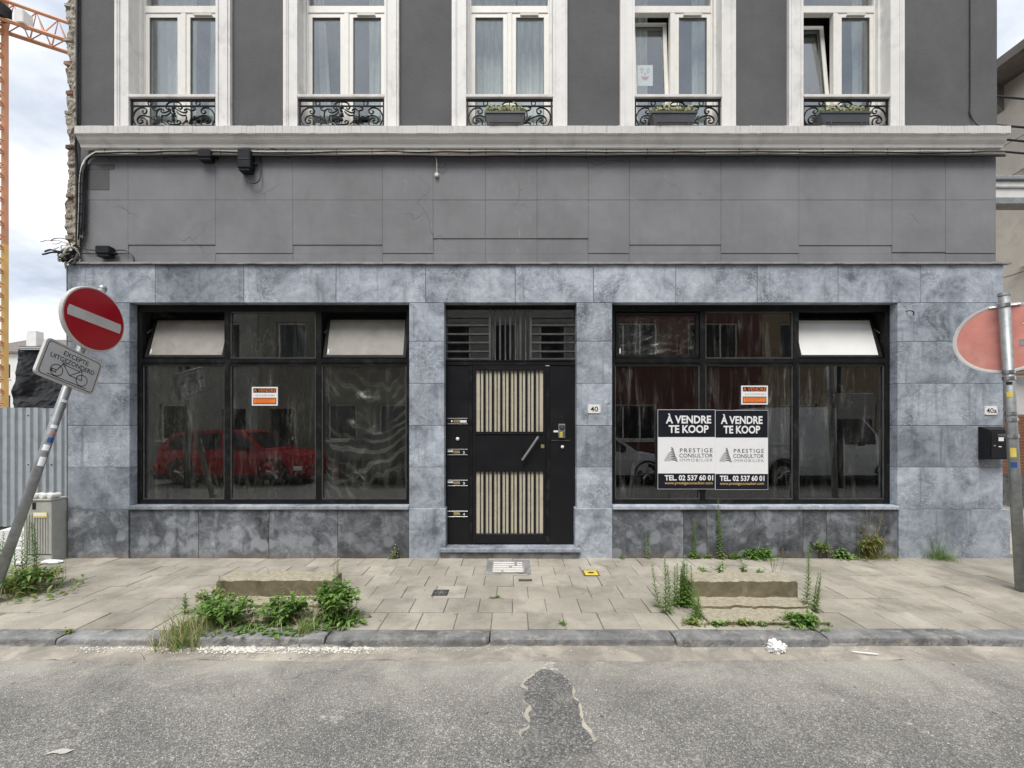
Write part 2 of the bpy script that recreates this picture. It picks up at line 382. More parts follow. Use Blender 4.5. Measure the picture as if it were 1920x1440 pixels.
nvv = s.n('ShaderNodeTexNoise'); s.l(v, nvv.inputs['Vector']); nvv.inputs['Scale'].default_value = 3; nvv.inputs['Detail'].default_value = 8
mva = s.n('ShaderNodeVectorMath', operation='MULTIPLY_ADD'); s.l(nvv.outputs['Color'], mva.inputs[0]); mva.inputs[1].default_value = (0.5,) * 3; s.l(v, mva.inputs[2])
ck = s.math('MULTIPLY', s.ramp(s.voro(mva.outputs[0], 0.8, 'DISTANCE_TO_EDGE'), [(0.0, 0.45), (0.007, 0)]), s.ramp(s.noise(v, 0.9, 2), [(0.52, 0), (0.60, 1)]))
col = s.mix(ck, col, (0.07, 0.068, 0.064))
wp = s.math('MULTIPLY', s.ramp(s.noise(v, 5.5, 8, 0.72, 0.4), [(0.61, 0), (0.69, 0.8)]), s.ramp(s.noise(v, 55, 3), [(0.4, 0.2), (0.6, 1)]))
col = s.mix(wp, col, (0.68, 0.66, 0.61))
oil = s.ramp(s.voro(v, 5.0), [(0.05, 0.75), (0.075, 0)])
col = s.mix(s.math('MULTIPLY', oil, s.ramp(cs.outputs[1], [(0.2, 0.6), (0.5, 1)])), col, (0.045, 0.045, 0.045))
s.col(col); s.rough(0.9); s.spec(0.25)
s.bump(s.math('SUBTRACT', s.math('MULTIPLY', cs.outputs[0], 0.5), vc.outputs['Distance']), 0.6, 0.006)
s = NT('asphalt_patch'); v = s.pos
vc = s.n('ShaderNodeTexVoronoi'); s.l(v, vc.inputs['Vector']); vc.inputs['Scale'].default_value = 120
cs = s.n('ShaderNodeSeparateColor'); s.l(vc.outputs['Color'], cs.inputs[0])
g = s.ramp(cs.outputs[0], [(0.0, (0.075, 0.075, 0.074)), (0.6, (0.145, 0.143, 0.138)), (0.9, (0.24, 0.23, 0.215)), (1.0, (0.36, 0.35, 0.33))])
dust = s.ramp(s.noise(v, 3.6, 7, 0.7, 0.5), [(0.48, 0.0), (0.66, 0.45)])
s.col(s.mix(dust, g, (0.34, 0.32, 0.28))); s.rough(0.92); s.bump(vc.outputs['Distance'], 0.7, 0.007)
slab_mat('gutter_concrete', (0.44, 0.40, 0.335), 2)
slab_mat('sandy_crack', (0.50, 0.46, 0.38))
slab_mat('ground_dirt', (0.23, 0.21, 0.18))

for nm_ in ('black_frame', 'door_black', 'black_paint', 'black_plastic', 'black_iron', 'poster_black'):
    MAT[nm_].node_tree.nodes['Principled BSDF'].inputs['Specular IOR Level'].default_value = 0.22
# ------- glass: thin panes, reflection rises towards grazing angles; dirt scatters a little
def glass(name, refl, tint=(1, 1, 1), dirt=0.0, dirtcol=(0.6, 0.6, 0.57), streak=(6, 6, 0.7), wob=0.02):
    s = NT(name); s.t.nodes.remove(s.b)
    lw = s.n('ShaderNodeLayerWeight'); lw.inputs['Blend'].default_value = 0.5
    f5 = s.math('POWER', lw.outputs['Facing'], 5.0)
    fac = s.math('ADD', s.math('MULTIPLY', f5, 1 - refl), refl, True)
    tr = s.n('ShaderNodeBsdfTransparent'); tr.inputs[0].default_value = (*tint, 1)
    gl = s.n('ShaderNodeBsdfGlossy'); gl.inputs['Roughness'].default_value = 0.012; gl.inputs['Color'].default_value = (1, 1, 1, 1)
    if wob:
        bp = s.n('ShaderNodeBump'); bp.inputs['Strength'].default_value = wob; bp.inputs['Distance'].default_value = 0.05
        s.l(s.noise(s.pos, 2.2, 2), bp.inputs['Height']); s.l(bp.outputs[0], gl.inputs['Normal'])
    mxs = s.n('ShaderNodeMixShader'); s.l(fac, mxs.inputs[0]); s.l(tr.outputs[0], mxs.inputs[1]); s.l(gl.outputs[0], mxs.inputs[2])
    last = mxs
    if dirt:
        v = s.rvec(5)
        d1 = s.ramp(s.noise(s.scale(v, streak), 1.6, 8, 0.72, 0.8), [(0.5, 0.0), (0.60, 0.25), (0.68, 1.0)])
        d2 = s.ramp(s.noise(v, 2.0, 4, 0.6, 0.6), [(0.38, 0.12), (0.68, 1)])
        df = s.n('ShaderNodeBsdfDiffuse'); df.inputs['Color'].default_value = (*dirtcol, 1)
        m2 = s.n('ShaderNodeMixShader')
        s.l(s.math('ADD', s.math('MULTIPLY', s.math('MULTIPLY', d1, d2), dirt), 0.001), m2.inputs[0])
        s.l(last.outputs[0], m2.inputs[1]); s.l(df.outputs[0], m2.inputs[2]); last = m2
    s.l(last.outputs[0], s.out.inputs['Surface'])
glass('window_glass', 0.15, (0.93, 0.96, 0.95), wob=0.03)
glass('shop_glass', 0.12, (0.80, 0.81, 0.79), 0.16, wob=0.006)
glass('dirty_shop_glass', 0.11, (0.70, 0.71, 0.70), 0.24, streak=(7, 7, 0.8), wob=0.006)
def film(name, tr_amt, dcol, gloss, bumpsc, bs, cm=2.1, gr=0.16, drape=None):
    s = NT(name); s.t.nodes.remove(s.b); v = s.pos
    tr = s.n('ShaderNodeBsdfTransparent'); df = s.n('ShaderNodeBsdfDiffuse'); gl = s.n('ShaderNodeBsdfGlossy'); tl = s.n('ShaderNodeBsdfTranslucent')
    df.inputs['Color'].default_value = (*dcol, 1); tl.inputs['Color'].default_value = (*dcol, 1); gl.inputs['Roughness'].default_value = gr
    bp = s.n('ShaderNodeBump'); bp.inputs['Strength'].default_value = bs; bp.inputs['Distance'].default_value = 0.02
    h = s.noise(s.scale(v, (2.2, 1, 0.7)), bumpsc, 5, 0.6, 1.5); s.l(h, bp.inputs['Height'])
    if drape is not None:     # fold highlights painted as pale lines, sagging from the two top corners
        xs = s.n('ShaderNodeSeparateXYZ'); s.l(v, xs.inputs[0]); dx = s.math('SUBTRACT', xs.outputs['X'], drape)
        ph = s.math('ADD', s.math('MULTIPLY', xs.outputs['Z'], 4.6), s.math('MULTIPLY', s.math('MULTIPLY', dx, dx), -4.2))
        ph = s.math('ADD', ph, s.math('MULTIPLY', s.noise(s.scale(v, (1.6, 1, 1)), 1.5, 1.5, 0.45, 0.5), 3.4))
        h = s.math('ADD', 0.5, s.math('MULTIPLY', s.math('SINE', s.math('MULTIPLY', ph, 8.0)), 0.5))
    for x in (df, gl): s.l(bp.outputs[0], x.inputs['Normal'])
    m1 = s.n('ShaderNodeMixShader'); m1.inputs[0].default_value = gloss; s.l(df.outputs[0], m1.inputs[1]); s.l(gl.outputs[0], m1.inputs[2])
    m0 = s.n('ShaderNodeMixShader'); m0.inputs[0].default_value = 0.3; s.l(m1.outputs[0], m0.inputs[1]); s.l(tl.outputs[0], m0.inputs[2])
    m2 = s.n('ShaderNodeMixShader')
    b0 = 1 - tr_amt; hi = min(1, b0 * cm)
    crease_glint = s.ramp(h, [(0.40, b0), (0.465, b0 * 1.2), (0.498, hi), (0.502, hi), (0.535, b0 * 1.2), (0.6, b0)] if drape is None else [(0.3, b0), (0.62, b0 * 1.3), (0.86, hi * .7), (0.97, hi), (1.0, hi * .5)])  # highlights along the wrinkles painted as milkier lines in the film
    if cm > 3:
        crease_glint = s.math('ADD', b0 * .6, s.math('MULTIPLY', crease_glint, s.ramp(s.noise(v, 2.3, 3, 0.5), [(0.42, 0.05), (0.62, 1)])))
    s.l(crease_glint, m2.inputs[0]); s.l(tr.outputs[0], m2.inputs[1]); s.l(m0.outputs[0], m2.inputs[2])
    s.l(m2.outputs[0], s.out.inputs['Surface'])
film('plastic_film', 0.965, (0.60, 0.60, 0.56), 0.35, 5, 0.9, 15.0)
film('draped_film', 0.87, (0.78, 0.78, 0.74), 0.3, 4, 0.5, 6.0, 0.28, -1.75)
film('sagging_film', 0.78, (0.80, 0.80, 0.78), 0.3, 4, 0.5, 3.8, 0.28, 1.72)
film('sheer_curtain', 0.10, (0.82, 0.85, 0.83), 0.0, 3, 0.15, 1.0)
plain('milky_film', (0.31, 0.295, 0.26), 0.45, var=0.16, sc_=5, grime=(0.19, 0.18, 0.155))
plain('white_blind', (0.80, 0.80, 0.77), 0.5, var=0.05, sc_=3)

def leaf_mat(name, c, c2):
    s = NT(name); s.t.nodes.remove(s.b)
    v = s.pos
    col = s.mix(s.ramp(s.noise(v, 45, 2), [(0.35, 0), (0.65, 1)]), c, c2)
    df = s.n('ShaderNodeBsdfDiffuse'); tl = s.n('ShaderNodeBsdfTranslucent'); gl = s.n('ShaderNodeBsdfGlossy'); gl.inputs['Roughness'].default_value = 0.45
    s.l(col, df.inputs[0]); s.l(col, tl.inputs[0])
    m = s.n('ShaderNodeMixShader'); m.inputs[0].default_value = 0.3; s.l(df.outputs[0], m.inputs[1]); s.l(tl.outputs[0], m.inputs[2])
    m2 = s.n('ShaderNodeMixShader'); m2.inputs[0].default_value = 0.04; s.l(m.outputs[0], m2.inputs[1]); s.l(gl.outputs[0], m2.inputs[2])
    s.l(m2.outputs[0], s.out.inputs['Surface'])
leaf_mat('leaf_green', (0.12, 0.24, 0.04), (0.22, 0.36, 0.08))
leaf_mat('leaf_dark', (0.065, 0.16, 0.03), (0.15, 0.28, 0.06))
leaf_mat('leaf_grey_green', (0.19, 0.29, 0.10), (0.32, 0.42, 0.17))
leaf_mat('leaf_yellow', (0.30, 0.28, 0.08), (0.22, 0.26, 0.07))
leaf_mat('straw', (0.52, 0.45, 0.24), (0.62, 0.56, 0.34))
leaf_mat('leaf_rusty', (0.28, 0.17, 0.08), (0.20, 0.21, 0.06))
leaf_mat('stem_brown', (0.24, 0.19, 0.10), (0.32, 0.27, 0.15))

# ---------------------------------------------------------------- mesh helpers
WL = {}
class MB:
    def __init__(s): s.v = []; s.f = []; s.mi = []; s.k = 0
    def add(s, vs, fs, k=None):
        o = len(s.v); s.v += [tuple(p) for p in vs]
        for f in fs: s.f.append(tuple(i + o for i in f)); s.mi.append(s.k if k is None else k)
        return s
    def box(s, x0, x1, y0, y1, z0, z1, k=None):
        x0, x1 = min(x0, x1), max(x0, x1); y0, y1 = min(y0, y1), max(y0, y1); z0, z1 = min(z0, z1), max(z0, z1)
        return s.add([(x0,y0,z0),(x1,y0,z0),(x1,y1,z0),(x0,y1,z0),(x0,y0,z1),(x1,y0,z1),(x1,y1,z1),(x0,y1,z1)],
                     [(0,3,2,1),(4,5,6,7),(0,1,5,4),(1,2,6,5),(2,3,7,6),(3,0,4,7)], k)
    def cbox(s, x0, x1, y0, y1, z0, z1, c=0.004, k=None, jit=0.0):
        x0, x1 = min(x0, x1), max(x0, x1); y0, y1 = min(y0, y1), max(y0, y1); z0, z1 = min(z0, z1), max(z0, z1)
        lo = (x0, y0, z0); hi = (x1, y1, z1); vs = []; idx = {}
        for sx in (0, 1):
            for sy in (0, 1):
                for sz in (0, 1):
                    cor = [hi[0] if sx else lo[0], hi[1] if sy else lo[1], hi[2] if sz else lo[2]]
                    inn = [-c if q else c for q in (sx, sy, sz)]
                    for a in range(3):
                        p = [cor[i] + (0 if i == a else inn[i]) + (R.uniform(-jit, jit) if jit else 0) for i in range(3)]
                        idx[(sx, sy, sz, a)] = len(vs); vs.append(tuple(p))
        fs = []
        for a in range(3):
            b, d = (a + 1) % 3, (a + 2) % 3
            for q in (0, 1):
                ring = []
                for (i, j) in ((0, 0), (1, 0), (1, 1), (0, 1)):
                    t = [0, 0, 0]; t[a] = q; t[b] = i; t[d] = j
                    ring.append(idx[(*t, a)])
                fs.append(tuple(ring) if q else tuple(reversed(ring)))
        for a in range(3):
            b, d = (a + 1) % 3, (a + 2) % 3
            for i in (0, 1):
                for j in (0, 1):
                    t0 = [0, 0, 0]; t0[b] = i; t0[d] = j; t1 = list(t0); t1[a] = 1
                    q = (idx[(*t0, b)], idx[(*t1, b)], idx[(*t1, d)], idx[(*t0, d)])
                    fs.append(q if (i == j) == False else tuple(reversed(q)))
        for sx in (0, 1):
            for sy in (0, 1):
                for sz in (0, 1):
                    q = tuple(idx[(sx, sy, sz, a)] for a in range(3))
                    fs.append(q if (sx + sy + sz) % 2 else tuple(reversed(q)))
        return s.add(vs, fs, k)
    def tube(s, path, r, n=6, caps=True, k=None):
        path = [Vector(p) for p in path]; vs = []; fs = []
        if len(path) < 2: return s
        rr = r if isinstance(r, (list, tuple)) else [r] * len(path)
        t0 = (path[1] - path[0]).normalized()
        up = Vector((0, 0, 1)) if abs(t0.z) < 0.9 else Vector((0, 1, 0))
        nrm = t0.cross(up).normalized()
        for i, p in enumerate(path):
            t = (path[min(i + 1, len(path) - 1)] - path[max(i - 1, 0)])
            if t.length < 1e-9: t = t0
            t = t.normalized()
            nrm = (nrm - t * nrm.dot(t))
            nrm = nrm.normalized() if nrm.length > 1e-6 else t.orthogonal().normalized()
            bn = t.cross(nrm)
            for j in range(n):
                a = 2 * math.pi * j / n
                vs.append(p + (nrm * math.cos(a) + bn * math.sin(a)) * rr[i])
        for i in range(len(path) - 1):
            for j in range(n):
                a, b = i * n + j, i * n + (j + 1) % n
                fs.append((a, b, b + n, a + n))
        if caps:
            fs.append(tuple(reversed(range(n)))); fs.append(tuple(range((len(path) - 1) * n, len(path) * n)))
        return s.add(vs, fs, k)
    def lathe(s, prof, c, n=16, axis='Z', k=None):
        vs = []; fs = []; m = len(prof)
        for j in range(n):
            a = 2 * math.pi * j / n
            for (r, h) in prof:
                p = (r * math.cos(a), r * math.sin(a), h)
                if axis == 'Y': p = (p[0], p[2], p[1])
                if axis == 'X': p = (p[2], p[0], p[1])
                vs.append((c[0] + p[0], c[1] + p[1], c[2] + p[2]))
        for j in range(n):
            for i in range(m - 1):
                a = j * m + i; b = ((j + 1) % n) * m + i
                fs.append((a, b, b + 1, a + 1))
        return s.add(vs, fs, k)
    def prism(s, pts, f0, f1, k=None):
        """polygon given in 2D, f0/f1 map (u,v) -> 3D for the two faces"""
        n = len(pts)
        vs = [f0(*p) for p in pts] + [f1(*p) for p in pts]
        fs = [tuple(range(n)), tuple(reversed(range(n, 2 * n)))]
        fs += [(i, i + n, (i + 1) % n + n, (i + 1) % n) for i in range(n)]
        return s.add(vs, fs, k)
    def grid(s, fn, nu, nv, k=None):
        vs = [fn(i / nu, j / nv) for j in range(nv + 1) for i in range(nu + 1)]
        fs = [(j*(nu+1)+i, j*(nu+1)+i+1, (j+1)*(nu+1)+i+1, (j+1)*(nu+1)+i) for j in range(nv) for i in range(nu)]
        return s.add(vs, fs, k)
    def xf(s, m, start=0):
        for i in range(start, len(s.v)): s.v[i] = tuple(m @ Vector(s.v[i]))
        return s
    def build(s, name, mats, parent=None, smooth=False, origin=None, fixn=False, **tg):
        me = bpy.data.meshes.new(name)
        xs = list(zip(*s.v))
        c = Vector(origin) if origin else Vector([(min(a) + max(a)) / 2 for a in xs])
        if origin is None and parent is None: c.z = min(xs[2])
        me.from_pydata([(p[0] - c.x, p[1] - c.y, p[2] - c.z) for p in s.v], [], s.f)
        if isinstance(mats, str): mats = [mats]
        for m in mats: me.materials.append(MAT[m])
        if len(mats) > 1: me.polygons.foreach_set('material_index', s.mi)
        if smooth: me.polygons.foreach_set('use_smooth', [True] * len(me.polygons))
        if fixn:
            b = bmesh.new(); b.from_mesh(me); bmesh.ops.recalc_face_normals(b, faces=b.faces); b.to_mesh(me); b.free()
        me.update()
        return place(name, me, c, parent, **tg)
def place(name, me, c, parent=None, **tg):
    o = bpy.data.objects.new(name, me); C.objects.link(o)
    c = Vector(c); WL[o] = c
    if parent is not None:
        o.parent = parent; o.location = c - WL[parent]
    else: o.location = c
    for a, b in tg.items():
        if b: o[a] = b
    return o
def root(name, loc, label, category, group=None):
    return place(name, None, loc, None, label=label, category=category, group=group)

def catmull(pts, m=6):
    P = [Vector(p) for p in pts]
    if len(P) < 3: return P
    P = [2 * P[0] - P[1]] + P + [2 * P[-1] - P[-2]]; out = []
    for i in range(1, len(P) - 2):
        for k in range(m):
            t = k / m
            out.append(0.5 * ((2 * P[i]) + (P[i+1] - P[i-1]) * t + (2*P[i-1] - 5*P[i] + 4*P[i+1] - P[i+2]) * t*t + (3*P[i] - P[i-1] - 3*P[i+1] + P[i+2]) * t**3))
    out.append(P[-2]); return out

# flat print: text and shapes on a plane with origin O, axes U and V, normal N
_txt = {}
def text2d(body, bold=0.0, space=1.0):
    key = (body, bold, space)
    if key not in _txt:
        cu = bpy.data.curves.new('t', 'FONT'); cu.body = body; cu.resolution_u = 3; cu.offset = bold; cu.space_character = space
        o = bpy.data.objects.new('t', cu); C.objects.link(o)
        dg = bpy.context.evaluated_depsgraph_get(); dg.update()
        me = bpy.data.meshes.new_from_object(o.evaluated_get(dg))
        vs = [(v.co.x, v.co.y) for v in me.vertices]; fs = [tuple(p.vertices) for p in me.polygons]
        bpy.data.objects.remove(o); bpy.data.curves.remove(cu); bpy.data.meshes.remove(me)
        x0 = min(v[0] for v in vs); x1 = max(v[0] for v in vs); y0 = min(v[1] for v in vs); y1 = max(v[1] for v in vs)
        _txt[key] = ([((a - x0) / (x1 - x0), (b - y0) / (y1 - y0)) for a, b in vs], fs)
    return _txt[key]
class Plane:
    def __init__(s, O, U, V): s.O = Vector(O); s.U = Vector(U); s.V = Vector(V); s.N = s.U.cross(s.V).normalized()
    def p(s, u, v, off=0): return s.O + s.U * u + s.V * v + s.N * off
    def text(s, mb, body, u0, u1, v0, v1, off=0.0015, bold=0.0, space=1.0, k=None):
        vs, fs = text2d(body, bold, space)
        mb.add([s.p(u0 + a * (u1 - u0), v0 + b * (v1 - v0), off) for a, b in vs], fs, k)
    def poly(s, mb, pts, off=0.0015, k=None): mb.add([s.p(a, b, off) for a, b in pts], [tuple(range(len(pts)))], k)
    def rect(s, mb, u0, u1, v0, v1, off=0.0015, k=None): s.poly(mb, [(u0,v0),(u1,v0),(u1,v1),(u0,v1)], off, k)
    def line(s, mb, a, b, w, off=0.0015, k=None):
        a = Vector(a); b = Vector(b); d = (b - a).normalized(); n = Vector((-d.y, d.x)) * w / 2
        s.poly(mb, [a - n, b - n, b + n, a + n], off, k)
    def ring(s, mb, c, r, w, off=0.0015, n=28, k=None):
        vs = []; fs = []
        for i in range(n):
            a = 2 * math.pi * i / n
            for q in (r - w / 2, r + w / 2): vs.append(s.p(c[0] + q * math.cos(a), c[1] + q * math.sin(a), off))
        for i in range(n):
            j = (i + 1) % n; fs.append((2*i, 2*i+1, 2*j+1, 2*j))
        mb.add(vs, fs, k)

def wall_open(mb, x0, x1, z0, z1, y0, y1, ops, k=None):
    xs = sorted({x0, x1, *[q for o in ops for q in o[:2]]}); zs = sorted({z0, z1, *[q for o in ops for q in o[2:]]})
    nx, nz = len(xs) - 1, len(zs) - 1
    def solid(i, j):
        if not (0 <= i < nx and 0 <= j < nz): return False
        cx, cz = (xs[i] + xs[i+1]) / 2, (zs[j] + zs[j+1]) / 2
        return not any(a < cx < b and c < cz < d for a, b, c, d in ops)
    for i in range(nx):
        for j in range(nz):
            if not solid(i, j): continue
            a, b, c, d = xs[i], xs[i+1], zs[j], zs[j+1]
            mb.add([(a,y0,c),(b,y0,c),(b,y0,d),(a,y0,d)], [(0,1,2,3)], k)
            mb.add([(a,y1,c),(b,y1,c),(b,y1,d),(a,y1,d)], [(3,2,1,0)], k)
            if not solid(i-1, j): mb.add([(a,y0,c),(a,y0,d),(a,y1,d),(a,y1,c)], [(0,1,2,3)], k)
            if not solid(i+1, j): mb.add([(b,y0,c),(b,y1,c),(b,y1,d),(b,y0,d)], [(0,1,2,3)], k)
            if not solid(i, j-1): mb.add([(a,y0,c),(a,y1,c),(b,y1,c),(b,y0,c)], [(0,1,2,3)], k)
            if not solid(i, j+1): mb.add([(a,y0,d),(b,y0,d),(b,y1,d),(a,y1,d)], [(0,1,2,3)], k)
def frame4(mb, x0, x1, y0, y1, z0, z1, w, wb=None, wt=None, k=None):
    wb = w if wb is None else wb; wt = w if wt is None else wt
    mb.box(x0, x0 + w, y0, y1, z0, z1, k); mb.box(x1 - w, x1, y0, y1, z0, z1, k)
    mb.box(x0 + w, x1 - w, y0, y1, z0, z0 + wb, k); mb.box(x0 + w, x1 - w, y0, y1, z1 - wt, z1, k)

# ================================================================ THE SETTING
ROADZ = -0.07
KF, KB = -1.93, -1.79            # kerb front and back lines
mb = MB(); mb.add([(-400,-400,-0.30),(400,-400,-0.30),(400,400,-0.30),(-400,400,-0.30)], [(0,1,2,3)])
mb.build('ground', 'ground_dirt', kind='structure', origin=(0,0,-0.30))
mb = MB(); mb.add([(-60,-9.6,ROADZ),(60,-9.6,ROADZ),(60,-2.1,ROADZ),(-60,-2.1,ROADZ)], [(0,1,2,3)])
mb.add([(7.5,-2.1,ROADZ),(10.2,-2.1,ROADZ),(10.2,60,ROADZ),(7.5,60,ROADZ)], [(0,1,2,3)])
mb.build('road', 'asphalt', kind='structure', origin=(0,-5,ROADZ))
# gutter: slightly dished strip against the kerb
mb = MB()
def gut(u, v):
    x = -40 + 47.4 * u; y = -2.112 + v * (KF + 0.05 + 2.112)
    e = 0.03 * mn.noise((x * 1.7, 3, 0)) + 0.02 * mn.noise((x * 6, 5, 0)) + .01 * mn.noise((x * 19, 5, 0))
    return (x, y + (e if v < 0.1 else 0), ROADZ + 0.0008 + 0.004 * v * mn.noise((x * 3, y * 9, 1)) + 0.010 * v)
mb.grid(gut, 400, 6); mb.build('gutter', 'gutter_concrete', kind='structure', smooth=True)
# trench repair in the asphalt with a sandy broken rim
def ground_poly(pts, z, j, sub=7, seed=0.0):
    P = [(PX(x, GY(y, z)), GY(y, z)) for x, y in pts]; out = []
    for i in range(len(P)):
        a, b = Vector(P[i]), Vector(P[(i + 1) % len(P)])
        for q in range(sub):
            p = a.lerp(b, q / sub)
            out.append((p.x + j * mn.noise((p.x * 9, p.y * 9, seed)) + j * .5 * mn.noise((p.x * 30, p.y * 30, seed)), p.y + j * mn.noise((p.x * 9, p.y * 9, seed + 7)), z))
    return out
tp = [(986,1272),(1010,1256),(1052,1262),(1072,1288),(1088,1330),(1102,1370),(1116,1410),(1128,1450),(1150,1640),(1010,1640),(992,1450),(986,1400),(990,1345),(982,1305)]
o1 = ground_poly([(x + (1.6 if x > 1040 else -1.6), y - (1 if y < 1300 else 0)) for x, y in tp], ROADZ + 0.003, 0.05, 10, seed=1)
o2 = ground_poly(tp, ROADZ + 0.007, 0.045, 10, seed=1.4)
MB().add(o1, [tuple(range(len(o1)))]).build('trench_edge', 'sandy_crack', kind='structure')
MB().add(o2, [tuple(range(len(o2)))]).build('road_patch', 'asphalt_patch', kind='structure')

# kerb stones
kerb = MB().box(-12, 7.4, KF + 0.03, KB, -0.3, -0.10).build('kerb', 'joint_dirt', kind='structure')
kx = [-6.9, -5.75, -4.6, -3.45, -2.55, -1.42, -0.17, 1.235, 2.39, 3.46, 4.6, 5.8, 7.0]
prof = [(0.0, -0.16), (-0.002, -0.062), (0.0, -0.045), (0.001, -0.024), (0.003, -0.012), (0.008, -0.004), (0.018, -0.0005), (0.06, 0.0), (0.10, 0.001), (0.138, -0.001), (0.14, -0.12)]
for i in range(len(kx) - 1):
    a, b = kx[i] + 0.006, kx[i+1] - 0.006; n = 44; vs = []; fs = []
    dz, dy = R.uniform(-0.006, 0.004), R.uniform(-0.008, 0.008)
    for q in range(n + 1):
        x = a + (b - a) * q / n
        end = min(q, n - q); rnd_ = 0.012 if end == 0 else (0.003 if end == 1 else 0)
        for (p, z) in prof:
            ch = max(0, mn.noise((x * 4.1, i * 3.3, 2)) - 0.22) * 0.05 + max(0, mn.noise((x * 13, i, 9)) - 0.15) * 0.03 + .004 * mn.noise((x * 31, z * 40, i))
            w = 1.0 if -0.06 < z < 0.0 and p < 0.05 else 0.0
            vs.append((x, KF + dy + p + ch * w + (rnd_ if p < 0.06 else 0), z + dz - ch * 0.7 * w - rnd_ * (z > -0.06)))
    m = len(prof)
    for q in range(n):
        for j in range(m - 1):
            fs.append((q*m+j, (q+1)*m+j, (q+1)*m+j+1, q*m+j+1))
    fs.append(tuple(range(m))); fs.append(tuple(reversed(range(n*m, n*m+m))))
    MB().add(vs, fs).build('kerb_stone', 'kerb_stone', kerb, smooth=False)

# pavement: bed + slabs in running bond
pav = MB().box(-12, 7.4, KB, 0.14, -0.3, -0.013).build('pavement', 'joint_dirt', kind='structure')
S = 0.2965
proto = [MB().cbox(-S/2+.0022, S/2-.0022, -S/2+.0022, S/2-.0022, -0.06, 0.0, 0.004).build('paving_slab', m, pav, origin=(0,0,0)) for m in ('paving', 'pale_paving')]
used = [False, False]
covers = [(PX(826, GY(1112)), GY(1112), 0.09), ]
for r in range(6):
    y = KB + 0.004 + S * (r + 0.5)
    lim = (y - CAMY) * 1.215 + 0.25
    off = (r % 2) * S / 2 + R.uniform(-0.03, 0.03)
    n0 = int(-max(lim, 4) / S) - 1
    for i in range(n0, -n0 + 1):
        x = i * S + off
        if abs(x) > lim or x > 7.2: continue
        pale = (3.62 < y - CAMY < 4.3 and -1.05 < x < -0.35) or (-1.1 < x < 0.2 and R.random() < 0.22) or R.random() < 0.02
        k = 1 if pale else 0
        if not used[k]: o = proto[k]; used[k] = True
        else:
            o = proto[k].copy(); C.objects.link(o); WL[o] = Vector((0,0,0))
        o.location = Vector((x, y, R.uniform(-0.004, 0.003))) - WL[pav]
        o.rotation_euler = (R.uniform(-.010, .010), R.uniform(-.010, .010), R.uniform(-.008, .008))
MB().box(5.95, 7.4, 0.16, 40, -0.3, -0.004).build('side_pavement', 'pale_paving', kind='structure')
MB().box(-30, -5.40, 0.145, 45, -0.31, -0.02).build('building_plot', 'ground_dirt', kind='structure')
MB().box(-60, 60, -12.2, -9.6, -0.3, 0.03).build('far_pavement', 'paving', kind='structure')

# ================================================================ THE CORNER BUILDING
XL, XR = PX(126), PX(1882)
bld = root('corner_building', (0.3, 3, 0), 'grey corner building with bluestone shop front and five white upper windows', 'building')
# upper wall with openings
WCX = [-0.03 + 2.035 * (i - 2) for i in range(5)]
OW, OZ0, OZ1 = 0.545, 5.13, 7.40
mb = MB(); wall_open(mb, -5.28, 5.905, 5.0, 11.0, 0.03, 0.36, [(c - OW, c + OW, OZ0, OZ1) for c in WCX]); mb.build('upper_wall', 'grey_roughcast', bld)
mb = MB().box(-5.28, 5.905, 0.042, 0.36, 3.20, 4.998); mb.build('fascia_wall', 'grey_render', bld)
MB().box(5.60, 5.905, 0.362, 9, 3.56, 11).build('side_wall', 'grey_render', bld)
MB().box(5.60, 5.94, 0.162, 9, -0.1, 3.555).build('side_wall', 'bluestone', bld)
MB().box(-5.30, -5.0, 0.362, 9, -0.1, 11).build('party_wall', 'rough_masonry', bld)
MB().box(-5.28, 5.90, 8.7, 9, -0.1, 11).build('rear_wall', 'old_brick', bld)
MB().box(-5.0, 5.6, 0.37, 8.69, 4.85, 5.0).build('upper_floor', 'room_paint', bld)
MB().box(-5.0, 5.6, 0.37, 8.69, 7.8, 7.95).build('ceiling', 'room_paint', bld)
MB().box(-5.0, 5.6, 4.0, 4.1, 5.01, 7.79).build('inner_wall', 'room_paint', bld)
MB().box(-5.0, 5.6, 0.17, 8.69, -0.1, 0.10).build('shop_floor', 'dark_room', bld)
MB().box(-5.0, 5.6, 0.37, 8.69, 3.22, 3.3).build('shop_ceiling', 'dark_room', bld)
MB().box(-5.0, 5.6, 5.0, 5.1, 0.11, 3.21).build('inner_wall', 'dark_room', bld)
MB().box(-5.3, 5.9, 0.0, 9, 11.01, 11.2).build('roof', 'roof_brown', bld)

# scored render panels of the fascia
def panel(px0, px1, py0, py1, dy=0.0, g=0.003):
    Y = 0.03 + dy
    MB().cbox(PX(px0, .03) + g, PX(px1, .03) - g, Y, 0.0415, PZ(py1, .03) + g, PZ(py0, .03) - g, 0.0025).build('render_panel', 'grey_render', bld)
top = [152, 240, 404, 549, 717, 812, 910, 1007, 1103, 1180, 1352, 1498, 1673, 1773, 1867.5]
for i in range(len(top) - 1):
    g = 0.0004 if top[i+1] <= 812 else 0.0011
    panel(top[i], top[i+1], 262, 375, 0, g)
low = {240: 459, 549: 459, 812: 447, 910: 447, 1007: 447, 1180: 459, 1352: 475, 1498: 460, 1673: 473}
for i in range(len(top) - 1):
    a, b = top[i], top[i+1]; e = low.get(a, 475)
    g = 0.0005 if b <= 812 else 0.0011
    panel(a, b, 375, e, R.uniform(-0.001, 0.001), g)
    if e < 474: panel(a, b, e, 476, 0.008, g)
    panel(a, b, 476, 497, 0.002, 0.001)
